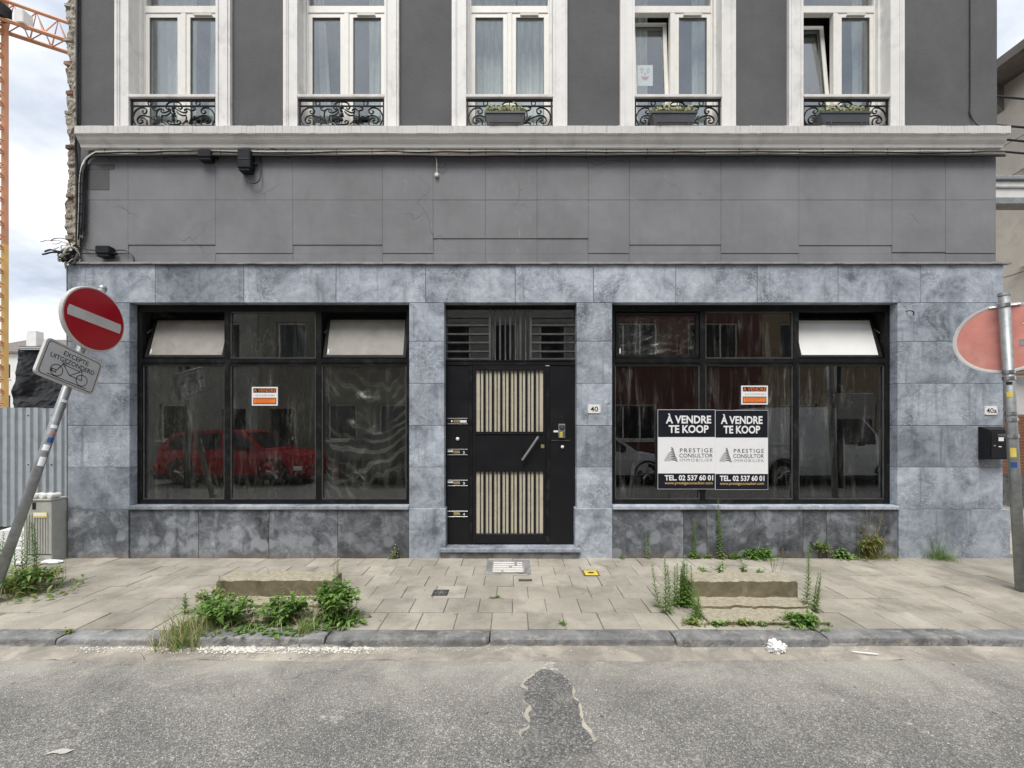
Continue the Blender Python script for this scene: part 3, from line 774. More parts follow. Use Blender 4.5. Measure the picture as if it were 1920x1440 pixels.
# cornice with mitred return round the corner
prof = [(0.0, 5.150), (0.122, 5.136), (0.122, 5.048), (0.104, 5.044), (0.104, 5.030), (0.098, 5.024), (0.090, 5.004), (0.074, 4.984), (0.058, 4.968), (0.053, 4.950), (0.05, 4.934), (0.0, 4.930)]
vs = []; fs = []; m = len(prof)
for (p, z) in prof: vs.append((-5.169, 0.029 - p - 0.03, z))
for (p, z) in prof: vs.append((5.886, 0.029 - p - 0.03, z))
for q in (0,):
    for j in range(m - 1): fs.append((q*m+j, (q+1)*m+j, (q+1)*m+j+1, q*m+j+1))
fs.append(tuple(range(m))); fs.append(tuple(reversed(range(m, 2 * m))))
cor = MB().add(vs, fs).build('cornice', 'white_trim', bld)
mb = MB(); x = -5.166
while x < 5.87:            # brick-on-edge course painted over
    w = R.choice([0.03, 0.045, 0.06, 0.06, 0.065, 0.11, 0.2]); x1 = min(x + w, 5.89)
    mb.cbox(x + .0008, x1 - .0008, -0.1265 + R.uniform(-.002, .0015), -0.11, 5.050 + R.uniform(0, .003), 5.1415 + R.uniform(-.003, .003), 0.0015); x = x1
mb.build('brick_edging', 'sill_brick_paint', cor, kind='stuff')

# flashing
mb = MB(); n = 90
for i in range(n):
    a = PX(132) + (6.02 - PX(132)) * i / n; b = PX(132) + (6.02 - PX(132)) * (i + 1) / n
    mb.box(a, b, -0.028 + R.uniform(-.003, .003), 0.029, 3.550 + R.uniform(-.002, .002), 3.572)
mb.build('flashing', 'lead_flashing', bld)

# bluestone: lintel, pillars, plinths, sills
G = 0.0022
def stone(x0, x1, z0, z1, y0=0.0, m='bluestone', y1=0.16, c=0.003):
    MB().cbox(x0 + G, x1 - G, y0 + R.uniform(-.0015, .0015), y1, z0 + G, z1 - G, c).build('stone_block', m, bld)
ZC = [0.587, 1.096, 1.60, 2.11, 2.62, 3.088]
lint = [126, 291, 457, 630, 798, 966, 1113, 1267, 1420, 1572, 1727, 1882]
for a, b in zip(lint[:-1], lint[1:]): stone(PX(a), PX(b), 3.088, 3.547)
for a, b in ((126, 243), (767, 833), (1081, 1148), (1683, 1881)):
    for z0, z1 in zip(ZC[:-1], ZC[1:]): stone(PX(a), PX(b), z0, z1)
MB().box(XL + .01, XR - .01, 0.10, 0.158, 3.09, 3.54).build('backing', 'joint_dirt', bld)
for a, b in ((126, 243), (767, 833), (1081, 1148), (1683, 1881)):
    MB().box(PX(a) + .012, PX(b) - .012, 0.012, 0.158, 0.0, 3.085).build('backing', 'joint_dirt', bld)
    MB().box(PX(a) + .012, PX(b) - .012, 0.161, 0.365, 0.0, 3.3).build('pier', 'dark_room', bld)
for a, b in ((129, 243), (1683, 1892)): stone(PX(a), PX(b), -0.02, 0.587, -0.014, 'bluestone_stained' if a < 900 else 'bluestone')
for a, b in ((767, 836), (1078, 1148)): stone(PX(a), PX(b), -0.02, 0.60, -0.012)
for js in ([243, 372, 504, 633, 767], [1148, 1282, 1326, 1416, 1506, 1550, 1683]):
    for a, b in zip(js[:-1], js[1:]): stone(PX(a), PX(b), -0.02, 0.585, 0.002, 'bluestone_stained')
    MB().box(PX(js[0]) + .01, PX(js[-1]) - .01, 0.02, 0.158, 0, 0.58).build('backing', 'joint_dirt', bld)
    a, b = PX(js[0]) + .002, PX(js[-1]) - .002
    MB().cbox(a, b, -0.026, 0.185, 0.5875, 0.630, 0.004).build('window_sill', 'bluestone', bld)
    MB().box(a, b, 0.1605, 0.365, -0.05, 0.5865).build('pier', 'dark_room', bld)
# doorstep
MB().cbox(PX(823, -.05), PX(1089, -.05), -0.055, 0.20, 0.078, 0.125, 0.006).build('doorstep', 'bluestone', bld)
MB().cbox(PX(826, -.03), PX(1086, -.03), -0.030, 0.20, -0.02, 0.0775, 0.003).build('step_riser', 'bluestone_stained', bld)

# ---------------------------------------------------------------- shop windows
FY = 0.105
def shop_window(x0, x1, v1, v2, zt, mats_low, mats_up, vents):
    """v1, v2: mullion centres; zt: transom centre"""
    z0, z1 = 0.631, 3.086
    mb = MB(); f = 0.058
    frame4(mb, x0, x1, FY, FY + 0.07, z0, z1, f, 0.055, 0.075)
    for v in (v1, v2): mb.box(v - .034, v + .034, FY + .003, FY + .066, z0 + .056, z1 - .076)
    xs = [x0 + f, v1, v2, x1 - f]
    for i in range(3):
        a = xs[i] + (.0345 if i else 0.0005); b = xs[i+1] - (.0345 if i < 2 else .0005)
        mb.box(a, b, FY + .001, FY + .066, zt - .04, zt + .04)
        mb.box(a, b, FY - .008, FY + .0005, zt - .012, zt + .008)
    w = mb.build('shop_window', 'black_frame', bld)
    for i in range(3):
        a = xs[i] + (.035 if i else .001); b = xs[i+1] - (.035 if i < 2 else .001)
        # glazing beads
        mb = MB(); frame4(mb, a, b, FY + .012, FY + .028, z0 + .056, zt - .041, 0.012); mb.build('glazing_bead', 'grey_iron', w)
        MB().box(a + .002, b - .002, FY + .030, FY + .036, z0 + .058, zt - .043).build('pane', mats_low[i], w)
        zb, zc = zt + .041, z1 - .076
        if i in vents:
            ang = vents[i]; mb = MB()
            frame4(mb, a + .012, b - .012, FY + .012, FY + .052, zb + .008, zc - .014, 0.034)
            M_ = Matrix.Translation((0, FY + .03, zb)) @ Matrix.Rotation(-ang, 4, 'X') @ Matrix.Translation((0, -FY - .03, -zb))
            mb.xf(M_); sash = mb.build('vent_sash', 'black_frame', w)
            mb = MB().box(a + .048, b - .048, FY + .026, FY + .031, zb + .044, zc - .050).xf(M_); mb.build('pane', mats_up[i], sash)
            mb = MB().box(a + .060, a + .075, FY + .022, FY + .0255, zb + .065, zb + .125).xf(M_); mb.build('sticker', 'paper_white', sash)
            if ang > 0.05:
                e = b - .02 if a > 0 else a + .02
                mb = MB().tube([(e, FY + .05, zb + .32), (e, FY + .05 + .17, zb + .47)], 0.006); mb.build('stay_arm', 'grey_iron', w)
        else:
            mb = MB(); frame4(mb, a, b, FY + .012, FY + .028, zb, zc, 0.012); mb.build('glazing_bead', 'grey_iron', w)
            MB().box(a + .002, b - .002, FY + .030, FY + .036, zb + .002, zc - .002).build('pane', mats_up[i], w)
    return w
Yf = FY
LX0, LX1 = PX(243) + .001, PX(767) - .001
RX0, RX1 = PX(1148) + .001, PX(1683) - .001
ZT = PZ(678, Yf)
LV = (PX(425.5, Yf), PX(597, Yf)); RV = (PX(1318, Yf), PX(1493, Yf))
shop_window(LX0, LX1, *LV, ZT, ['shop_glass'] * 3, ['milky_film', 'shop_glass', 'milky_film'], {0: rad(16), 2: rad(14)})
shop_window(RX0, RX1, *RV, ZT, ['dirty_shop_glass'] * 3, ['shop_glass', 'dirty_shop_glass', 'white_blind'], {0: 0.0, 2: rad(16)})

# clear plastic dust sheets taped behind the panes
def sheet(label, x0, x1, z0, z1, y, style, mat='plastic_film', seed=0.0, nu=70, nv=70, grp=None):
    def fn(u, v):
        x = x0 + (x1 - x0) * u; z = z0 + (z1 - z0) * v
        if style == 'drape':
            sag = 0.10 * (v ** 2) * (4 * u * (1 - u))
            d = 0.050 * math.sin((v + 0.8 * (u - 0.65) ** 2) * 30 + 4 * u + 5 * mn.noise((u * 2.2, v * 2.2, seed))) * (0.15 + v) * max(0.05, .4 + 1.3 * mn.noise((u * 3.1, v * 2.7, seed + 5))) + 0.03 * mn.noise((u * 7, v * 5, seed)) + .012 * mn.noise((u * 20, v * 16, seed))
            if v > 0.97: z -= sag * 0.3
        else:
            d = 0.012 * mn.noise((u * 16, v * 2.2, seed)) + 0.014 * mn.noise((u * 34, v * 5, seed + 3)) + 0.006 * mn.noise((u * 70, v * 20, seed))
        return (x, y + d, z)
    mb = MB().grid(fn, nu, nv)
    return mb.build('plastic_sheet', mat, smooth=True, label=label, category='plastic sheet', group=grp)
gp = 'plastic sheets behind the shop panes'
zl0, zl1 = 0.66, ZT - 0.03
sheet('crinkled clear plastic sheet behind the left shop window, lower left pane', LX0 + .05, LV[0], zl0, zl1, 0.24, 'flat', seed=1, grp=gp)
sheet('crinkled clear plastic sheet behind the small orange sale sign of the left shop window', LV[0] + .01, LV[1] - .01, zl0, zl1, 0.25, 'flat', seed=5, grp=gp)
sheet('draped clear plastic sheet with shiny folds in the left shop window, lower right pane', LV[1] + .02, LX1 - .05, zl0, zl1, 0.27, 'drape', 'draped_film', seed=9, nv=120, grp=gp)
sheet('crinkled clear plastic sheet behind the upper middle pane of the left shop window', LV[0] + .02, LV[1] - .02, ZT + .04, 3.02, 0.24, 'flat', seed=13, grp=gp)
sheet('sagging clear plastic sheet in the closed upper left pane of the right shop window', RX0 + .08, RV[0] - .06, ZT + .05, 2.98, 0.24, 'drape', 'sagging_film', seed=17, nv=60, grp=gp)
sheet('thin clear plastic sheet behind the right shop window, lower right pane', RV[1] + .03, RX1 - .06, zl0, zl1, 0.26, 'flat', seed=21, grp=gp)

# ---------------------------------------------------------------- entrance: grille, mailbox panel, door, bell panel
DX0, DX1 = PX(833) + .002, PX(1081) - .002
DY = 0.115
zdt = PZ(676, DY); zdb = 0.127
mb = MB()
mb.box(DX0, DX1, DY, DY + .06, PZ(578, DY), 3.086)                 # head
mb.box(DX0, DX1, DY - .005, DY + .06, zdt - .055, zdt - .002)                # transom
mb.box(DX0, DX1, DY - .012, DY + .001, zdt - .006, zdt + .006)
xa, xb, xc, xd = PX(880, DY), PX(885.5, DY), PX(1023.5, DY), PX(1031, DY)
for a, b in ((xa, xb), (xc, xd)): mb.box(a, b, DY, DY + .06, zdb, zdt - .056)
dfr = mb.build('door_frame', 'black_frame', bld)
MB().box(PX(1023, DY), PX(1030, DY), DY - .004, DY - .0005, zdt - .068, zdt - .062).build('chip', 'paper_white', dfr)
# transom grille
zg0, zg1 = zdt - .001, PZ(579, DY)
p1, p2 = PX(918.5, DY), PX(995, DY)
mb = MB(); mb.box(p1 - .013, p1 + .013, DY + .001, DY + .03, zg0 + .001, zg1); mb.box(p2 - .013, p2 + .013, DY + .001, DY + .03, zg0 + .001, zg1)
gr = mb.build('transom_grille', 'grey_iron', bld)
for py in (593.5, 609.5, 626, 642, 658.5, 672.5):
    z = PZ(py, DY)
    for a, b in ((DX0, p1 - .0135), (p2 + .0135, DX1)):
        MB().box(a, b, DY + .004, DY + .026, z - .010, z + .009).build('bar', 'grey_iron', gr)
for i in range(7):
    x = p1 + (p2 - p1) * (i + 1) / 8
    if i % 2: MB().box(x - .011, x + .011, DY + .004, DY + .026, zg0 + .001, zg1).build('bar', 'grey_iron', gr)
    else:
        mb = MB(); n = 46; vs = []; fs = []
        for q in range(n + 1):
            z = zg0 + .001 + (zg1 - zg0 - .001) * q / n; a = q * 0.75 if q < n * 0.36 else n * 0.36 * 0.75
            for j in range(4):
                t = a + j * math.pi / 2; vs.append((x + .0085 * math.cos(t), DY + .015 + .0085 * math.sin(t), z))
        for q in range(n):
            for j in range(4): fs.append((q*4+j, q*4+(j+1)%4, q*4+4+(j+1)%4, q*4+4+j))
        mb.add(vs, fs).build('bar', 'grey_iron', gr)
MB().box(DX0, DX1, DY + .034, DY + .040, zg0 + .002, zg1).build('pane', 'shop_glass', gr)
# mailbox panel
mp = MB().cbox(DX0, xa - .001, DY + .004, DY + .05, zdb + .002, zdt - .057, 0.003).build('mailbox_panel', 'door_black', bld)
sx0, sx1 = PX(839, DY), PX(877, DY)
P_door = Plane((0, DY, 0), (1, 0, 0), (0, 0, 1))
for num, py in ((1, 790), (2, 848), (3, 906), (4, 964)):
    z = PZ(py, DY); mb = MB()
    mb.cbox(sx0, sx1, DY - .006, DY + .003, z + .030, z + .040, .002, 0); mb.cbox(sx0, sx1, DY - .006, DY + .003, z - .036, z - .028, .002, 0)
    mb.box(sx0, sx1, DY + .001, DY + .003, z - .0275, z + .0295, 1)
    mb.cbox(sx0 + .075, sx0 + .155, DY - .004, DY + .0005, z - .016, z + .018, .002, 2)
    slot = mb.build('mail_slot', ['steel', 'black_plastic', 'brass'], mp)
    mb = MB()
    if num == 1: P_door.rect(mb, sx0 + .155, sx0 + .225, z - .015, z + .014, -.0005); P_door.rect(mb, sx0 + .045, sx0 + .062, z - .01, z + .014, -.0005)
    else:
        P_door.rect(mb, sx0 + .003, sx0 + .07, z + .003, z + .024, -.0005)
        P_door.text(mb, str(num), sx0 + .192, sx0 + .214, z - .017, z + .015, -.0005, bold=.02)
    if num == 4: mb = MB(); P_door.text(mb, '4', sx0 + .192, sx0 + .216, z - .017, z + .015, -.0005, bold=.02)
    if num == 1: P_door.text(mb, '1', sx0 + .227, sx0 + .236, z - .017, z + .015, -.0005, bold=.02)
    mb.build('lettering', 'paper_white', slot)
MB().lathe([(0, -.012), (.018, -.010), (.022, -.002), (.022, .004)], (PX(858, DY), DY, PZ(823, DY)), 16, 'Y').build('bell_button', 'enamel_white', mp, smooth=True)
# door leaf
dl = MB(); w_ = 0.05
u0, u1 = PX(892.5, DY), PX(1018.5, DY)
frame_y0 = DY - .004
za, zb, zc, zd = PZ(694, DY), PZ(809.5, DY), PZ(884.5, DY), PZ(1001, DY)
dl.cbox(xb + .003, u0, frame_y0, DY + .045, zdb + .012, zdt - .058, .004); dl.cbox(u1, xc - .003, frame_y0, DY + .045, zdb + .012, zdt - .058, .004)
dl.cbox(u0 - .001, u1 + .001, frame_y0 + .001, DY + .044, za, zdt - .059, .003); dl.cbox(u0 - .001, u1 + .001, frame_y0 + .001, DY + .044, zdb + .013, zd, .003)
dl.cbox(u0 - .001, u1 + .001, frame_y0 + .004, DY + .044, zc, zb, .003)
door = dl.build('door', 'door_black', bld)
mb = MB(); mb.cbox(u0 - .002, u1 + .002, frame_y0 - .006, frame_y0 + .003, zb - .028, zb - .020, .002); mb.build('moulding', 'black_frame', door)
for (z0, z1) in ((zb, za), (zd, zc)):
    MB().box(u0 + .001, u1 - .001, DY + .026, DY + .034, z0 + .001, z1 - .001).build('backing_panel', 'cream_panel', door)
    n = 8; W = (u1 - u0)
    for i in range(n):
        xc_ = u0 + W * (i + .5) / n
        mb = MB(); k = 44; vs = []; fs = []
        for q in range(k + 1):
            z = z0 + .001 + (z1 - z0 - .002) * q / k; t0 = q * 0.7 if 0.35 < q / k < 0.65 else 0
            for j in range(4): t = t0 + j * math.pi / 2; vs.append((xc_ + .0062 * math.cos(t), DY + .014 + .0062 * math.sin(t), z))
        for q in range(k):
            for j in range(4): fs.append((q*4+j, q*4+(j+1)%4, q*4+4+(j+1)%4, q*4+4+j))
        mb.add(vs, fs).build('bar', 'black_iron', door)
        if i < n - 1:
            x = u0 + W * (i + 1) / n
            MB().cbox(x - .0145, x + .0145, DY + .002, DY + .025, z0 + .001, z1 - .001, .002).build('bar', 'black_iron', door)
mb = MB(); a = Vector((PX(1009.5, DY - .05), DY - .05, PZ(818.5, DY - .05))); b = Vector((PX(979, DY - .05), DY - .05, PZ(863, DY - .05)))
mb.tube([a, b], 0.014, 12); hd = mb.build('handle', 'steel', door, smooth=False)
for t in (.12, .88):
    p = a.lerp(b, t); MB().tube([p, p + Vector((0, .047, 0))], 0.008, 8).build('handle_post', 'steel', hd)
MB().cbox(PX(1014, DY), PX(1020.5, DY), frame_y0 - .008, frame_y0 - .0005, PZ(840, DY), PZ(834, DY), .002).build('lock', 'brass', door)
# bell panel
bp = MB().cbox(xd + .001, DX1, DY + .004, DY + .05, zdb + .002, zdt - .057, .003).build('bell_panel', 'door_black', bld)
mb = MB(); mb.cbox(PX(1047, DY), PX(1059.5, DY), DY - .022, DY + .004, PZ(821, DY), PZ(795, DY), .003)
ic = mb.build('intercom', 'steel', bp)
cx_, cz_ = PX(1053.3, DY), PZ(801.5, DY)
MB().lathe([(0, -.006), (.018, -.006), (.022, -.004), (.022, .001), (.029, .001), (.031, -.003), (.033, .002)], (cx_, DY - .023, cz_), 18, 'Y').build('speaker', 'grey_iron', ic)
for i in range(3):
    z = PZ(811 + i * 3.4, DY); MB().box(PX(1049, DY), PX(1054.5, DY), DY - .0245, DY - .0225, z - .007, z + .007).build('name_tag', 'print_yellow', ic)
    MB().box(PX(1055.8, DY), PX(1058.4, DY), DY - .0255, DY - .0225, z - .006, z + .006).build('button', 'grey_iron', ic)
MB().cbox(PX(1047.5, DY), PX(1059, DY), DY - .01, DY + .003, PZ(793, DY), PZ(780, DY), .003).build('black_plate', 'black_plastic', bp)
MB().box(PX(1038, DY), PX(1046.5, DY), DY + .001, DY + .003, PZ(810.5, DY), PZ(807, DY)).build('name_label', 'paper_white', bp)
MB().lathe([(0, -.010), (.016, -.009), (.020, -.002), (.020, .004)], (PX(1054.6, DY), DY, PZ(838, DY)), 16, 'Y').build('bell_button', 'enamel_white', bp, smooth=True)
MB().box(PX(1034, DY), PX(1069, DY), DY - .003, DY + .0035, PZ(826.6, DY), PZ(825, DY)).build('ledge', 'grey_iron', bp)

# ---------------------------------------------------------------- upper windows
def upper_window(i, cx, open_left):
    # moulded surround
    mb = MB(); zt = OZ1
    for sgn in (-1, 1):
        for (a, b, y) in ((.525, .552, -.020), (.552, .640, -.006), (.640, .656, -.022), (.656, .672, -.032), (.672, .697, -.018)):
            x0, x1 = sorted((cx + sgn * a, cx + sgn * b)); mb.box(x0, x1, y, 0.0285, 5.138, zt + a - .525 + .02)
    for (a, b, y) in ((.0, .027, -.021), (.027, .115, -.007), (.115, .147, -.033), (.147, .172, -.019)):
        mb.box(cx - .525 - a, cx + .525 + a, y + .0005, 0.0285, zt - .02 + a + .02, zt + b + .02)
    mb.build('window_surround', 'white_trim', bld)
    mb = MB()
    for sgn in (-1, 1):
        x0, x1 = sorted((cx + sgn * .525, cx + sgn * .5445)); mb.box(x0, x1, 0.029, 0.30, 5.152, zt - .001)
        x0, x1 = sorted((cx + sgn * .495, cx + sgn * .5245)); mb.box(x0, x1, 0.12, 0.158, 5.152, zt - .021)
    mb.box(cx - .5245, cx + .5245, 0.029, 0.30, zt - .02, zt - .001); mb.box(cx - .5445, cx + .5445, -.02, .30, 5.1315, 5.1515)
    mb.build('window_reveal', 'white_trim', bld)
    Y0, Y1 = 0.16, 0.225
    ztr = 6.795
    mb = MB(); frame4(mb, cx - .524, cx + .524, Y0, Y1, 5.153, zt - .021, .045)
    mb.cbox(cx - .4785, cx + .4785, Y0 - .004, Y1, ztr - .045, ztr + .045, .004)
    mb.cbox(cx - .030, cx + .030, Y0 - .006, Y1 - .002, 5.199, ztr - .046, .004)
    w = mb.build('window', 'white_frame', bld)
    MB().box(cx - .478, cx + .478, Y0 + .03, Y0 + .036, ztr + .047, zt - .067).build('pane', 'window_glass', w)
    for sgn in (-1, 1):
        a, b = sorted((cx + sgn * .031, cx + sgn * .478))
        z0, z1 = 5.200, ztr - .047
        mb = MB(); frame4(mb, a, b, Y0 + .004, Y1 - .004, z0, z1, .048)
        pm = MB().box(a + .049, b - .049, Y0 + .026, Y0 + .032, z0 + .049, z1 - .049)
        bead = MB(); frame4(bead, a + .048, b - .048, Y0 + .012, Y0 + .024, z0 + .048, z1 - .048, .007)
        if sgn < 0 and open_left:
            M_ = Matrix.Translation((0, Y1, z0)) @ Matrix.Rotation(-rad(open_left), 4, 'X') @ Matrix.Translation((0, -Y1, -z0))
            for q in (mb, pm, bead): q.xf(M_)
        sa = mb.build('sash', 'white_frame', w); pm.build('pane', 'window_glass', sa); bead.build('gasket', 'grey_iron', sa)
        if sgn > 0:
            MB().cbox(a + .10, a + .33, Y0 - .018, Y0 + .002, z1 - .038, z1 - .016, .004).build('trickle_vent', 'white_frame', sa)
    return w
for i, c in enumerate(WCX): upper_window(i, c, {3: 4.5, 4: 6.0}.get(i, 0))

# ironwork guard, one prototype copied to the five windows
def zc_(x, y): return ((x - 905) * 0.000686, 5.245 + (732 - y) * 0.000655)
half = [
    [(1585,732),(1625,640),(1625,560),(1580,465),(1500,413),(1430,415),(1388,455),(1398,508),(1440,518),(1468,485),(1440,462)],
    [(1170,700),(1230,650),(1320,590),(1420,556),(1500,566),(1548,615),(1548,668),(1505,700),(1462,682),(1462,645),(1495,640)],
    [(1392,732),(1384,680),(1405,625),(1450,598),(1495,605)],
    [(1088,470),(1100,440),(1150,432),(1200,470),(1216,550),(1200,630),(1165,712)],
    [(1205,465),(1250,458),(1280,425),(1262,398),(1238,408)],
    [(1110,555),(1125,600),(1110,660),(1050,716)],
    [(955,480),(1000,530),(1060,556),(1122,548)],
    [(955,440),(1020,482),(1085,503),(1130,486),(1132,455)],
    [(905,300),(985,312),(1034,360),(1046,412),(1012,438),(985,412)],
    [(905,724),(975,716),(1018,690),(1010,655),(970,652),(958,684)],
    [(1190,690),(1240,615),(1280,562)],
    [(1180,700),(1240,690),(1285,716)],
    [(1130,690),(1140,650),(1128,628)],
]
def make_guard(cx):
    YR = 0.012
    mb = MB().cbox(cx - .535, cx + .535, YR - .035, YR + .035, 5.560, 5.598, .005)
    g = mb.build('window_guard', 'old_white_paint', bld)
    for z, r in ((5.543, .011), (5.475, .008), (5.236, .007)):
        MB().box(cx - .524, cx + .524, YR - r, YR + r, z - r * .8, z + r * .8).build('bar', 'black_iron', g)
    for sgn in (-1, 1):
        MB().box(cx + sgn * .508 - .009, cx + sgn * .508 + .009, YR - .009, YR + .009, 5.153, 5.534).build('post', 'black_iron', g)
        u, z = zc_(1328, 322)
        mb = MB(); n = 18
        mb.tube([(cx + sgn * u + .026 * math.cos(2*math.pi*q/n), YR, 5.509 + .026 * math.sin(2*math.pi*q/n)) for q in range(n + 1)], .007, 6, False); mb.build('ring', 'black_iron', g)
        mb = MB()
        for c in half:
            pts = catmull([(cx + sgn * zc_(*p)[0], YR, zc_(*p)[1]) for p in c], 4)
            k = len(pts); mb.tube(pts, [.0095 - .003 * abs(q / k - .4) for q in range(k)], 5)
        mb.build('scrollwork', 'black_iron', g)
    mb = MB()
    for (x, y, r) in ((905, 412, .034), (905, 555, .038), (905, 640, .024), (905, 480, .016)):
        u, z = zc_(x, y)
        for q in range(8):
            a = 2 * math.pi * q / 8 + .2; rr = r * (1 if q % 2 else .72)
            mb.tube([(cx, YR - .012, z), (cx + .55 * rr * math.cos(a), YR - .010, z + .55 * rr * math.sin(a)), (cx + rr * math.cos(a), YR - .002, z + rr * math.sin(a))], [.011, .012, .004], 5)
    mb.tube([(cx, YR, zc_(905, 270)[1]), (cx, YR, 5.158)], .006, 6)
    mb.build('rosette', 'black_iron', g)
    return g
g0 = make_guard(WCX[0])
for c in WCX[1:]:
    g = g0.copy(); C.objects.link(g); d = Vector((c - WCX[0], 0, 0)); WL[g] = WL[g0] + d; g.location = g0.location + d
    for ch in list(g0.children):
        k = ch.copy(); C.objects.link(k); k.parent = g

# curtains behind the upper windows
def curtain(label, x0, x1, z0, z1, y, flare=0.0, seed=0, nw=6):
    def fn(u, v):
        f = (1 - v) * flare
        x = x0 + (x1 - x0 + f) * u
        return (x, y + .022 * math.sin(u * nw * 2 * math.pi + 1.2 * mn.noise((u * 3, v * 2, seed))) + .01 * mn.noise((u * 9, v, seed)), z0 + (z1 - z0) * v)
    MB().grid(fn, 60, 10).build('curtain', 'sheer_curtain', smooth=True, label=label, category='curtain', group='curtains in the upper windows')
cz0, cz1, cy = 5.16, 7.38, 0.40
nm = ['leftmost', 'second', 'middle', 'fourth', 'rightmost']
for i, c in enumerate(WCX):
    if i == 0:
        curtain('sheer curtain filling the left pane of the leftmost upper window', c - .56, c - .02, cz0, cz1, cy, 0, 1, 5)
        curtain('sheer curtain filling the right pane of the leftmost upper window', c + .16, c + .58, cz0, cz1, cy, -.05, 2, 5)
    elif i == 1:
        curtain('sheer curtain with slanting edge, left side of the second upper window', c - .58, c - .40, cz0, cz1, cy, .14, 3, 3)
        curtain('sheer curtain at the right side of the second upper window from left', c + .20, c + .58, cz0, cz1, cy, -.02, 4, 5)
    elif i == 2:
        curtain('wide sheer curtain covering left pane of the middle upper window', c - .58, c + .08, cz0, cz1, cy, 0, 5, 7)
        curtain('sheer curtain covering right pane of the middle upper window', c + .10, c + .58, cz0, cz1, cy, 0, 6, 5)
    elif i == 3:
        curtain('sheer curtain behind the clown drawing in the fourth upper window', c - .60, c - .20, cz0, cz1, cy + .12, 0, 7, 4)
        curtain('sheer curtain at the right side of the fourth upper window', c + .34, c + .60, cz0, cz1, cy, .0, 8, 3)
    else:
        curtain('bunched sheer curtain at the right of the rightmost upper window', c + .40, c + .60, cz0, cz1, cy, 0, 9, 3)
# clown drawing taped inside the fourth window
c = WCX[3]; Yd = 0.235 + .06
dx0, dx1, dz0, dz1 = PX(1195, Yd), PX(1224, Yd), PZ(161, Yd), PZ(122, Yd)
mb = MB().box(dx0, dx1, Yd, Yd + .002, dz0, dz1)
dr = mb.build('drawing', 'paper_white', label='small paper with a red-lipped clown face in the fourth upper window', category='drawing')
Pd = Plane((dx0, Yd, dz0), (dx1 - dx0, 0, 0), (0, 0, dz1 - dz0)); Pd.N = Vector((0, -1, 0))
mb = MB()
def arc2(P, cx, cy, rx, ry, a0, a1, w, k=None, mbx=None):
    pts = [(cx + rx * math.cos(a0 + (a1 - a0) * q / 12), cy + ry * math.sin(a0 + (a1 - a0) * q / 12)) for q in range(13)]
    for p, q in zip(pts[:-1], pts[1:]): P.line(mbx, p, q, w, .002, k)
for ex in (.3, .7):
    arc2(Pd, ex, .72, .11, .12, 0.2, 3.0, .03, 0, mb); arc2(Pd, ex, .68, .07, .05, 0, 6.2, .025, 1, mb)
Pd.poly(mb, [(.22,.47),(.36,.44),(.5,.46),(.64,.44),(.78,.47),(.66,.32),(.5,.26),(.34,.32)], .002, 0)
arc2(Pd, .5, .57, .05, .04, 0, 6.2, .02, 1, mb)
mb.build('clown_face', ['print_pink', 'print_grey'], dr)

# ---------------------------------------------------------------- ragged masonry left by the demolished neighbour
mb = MB(); nz_, nx_ = 300, 9
def edge(z):
    e = -5.470 + 0.030 * mn.noise((z * 1.1, 0, 3)) + 0.030 * mn.noise((z * 5.3, 0, 8)) + 0.018 * mn.noise((z * 15, 1, 5)) + 0.012 * mn.noise((z * 40, 1, 5))
    return e + (0.03 if z < 1.4 else 0) + 0.02 * max(0, 3.3 - z) / 3.3
ZT_ = 9.0
def frag(u, v):
    z = 0.75 + (ZT_ - .75) * v; x = edge(z) + (-5.275 - edge(z)) * u
    d = 0.05 * mn.noise((x * 9, z * 6, 2)) + 0.025 * mn.noise((x * 24, z * 20, 6)) + .012 * mn.noise((x * 60, z * 55, 6))
    return (x, 0.055 + d * .8 + 0.03 * (1 - u) ** 2 - .02 * (u > .9), z)
mb.grid(frag, nx_, nz_)
def frag2(u, v):
    z = 0.75 + (ZT_ - .75) * v; a = frag(0, v)
    return (a[0] + .03 * u * mn.noise((z * 9, u * 4, 1)), a[1] + 0.42 * (1 - u) if False else a[1] + .42 * u, z)
mb.grid(frag2, 6, nz_)
fe = mb.build('broken_wall_edge', 'rough_masonry', bld)
for i in range(30):
    z = 0.78 + i * 0.21 + R.uniform(-.08, .08)
    e = edge(z); w = R.uniform(-.01, .028)
    MB().cbox(e - w * .5, e + .09, .05 + R.uniform(0, .03), .30, z, z + R.uniform(.045, .06), .008, jit=.006).build('brick', R.choice(['rough_masonry', 'rough_masonry', 'old_brick']), fe)
for i in range(9):
    z = .80 + i * .075
    MB().cbox(-5.455 + R.uniform(-.02, .02), -5.36, .05 + R.uniform(0, .04), .28, z, z + .06, .008, jit=.006).build('brick', 'old_brick', fe)
MB().box(-5.281, -5.268, 0.012, 0.10, 3.6, 9.0).build('corner_strip', 'galvanised', bld)
MB().box(XL - .010, XL - .0005, -0.002, 0.10, 0.6, 3.54).build('corner_strip', 'galvanised', bld)
# the patch of older, darker paint beside the corner
Pf = Plane((0, 0.0275, 0), (1, 0, 0), (0, 0, 1)); mb = MB()
MB().box(-5.245, PX(205, .03), .0272, .0290, PZ(356, .03), PZ(318, .03)).build('paint_patch', 'grey_roughcast', bld)
MB().box(-5.245, PX(215, .03), .0268, .0290, PZ(317.6, .03), PZ(308, .03)).build('paint_patch', 'grey_roughcast', bld)

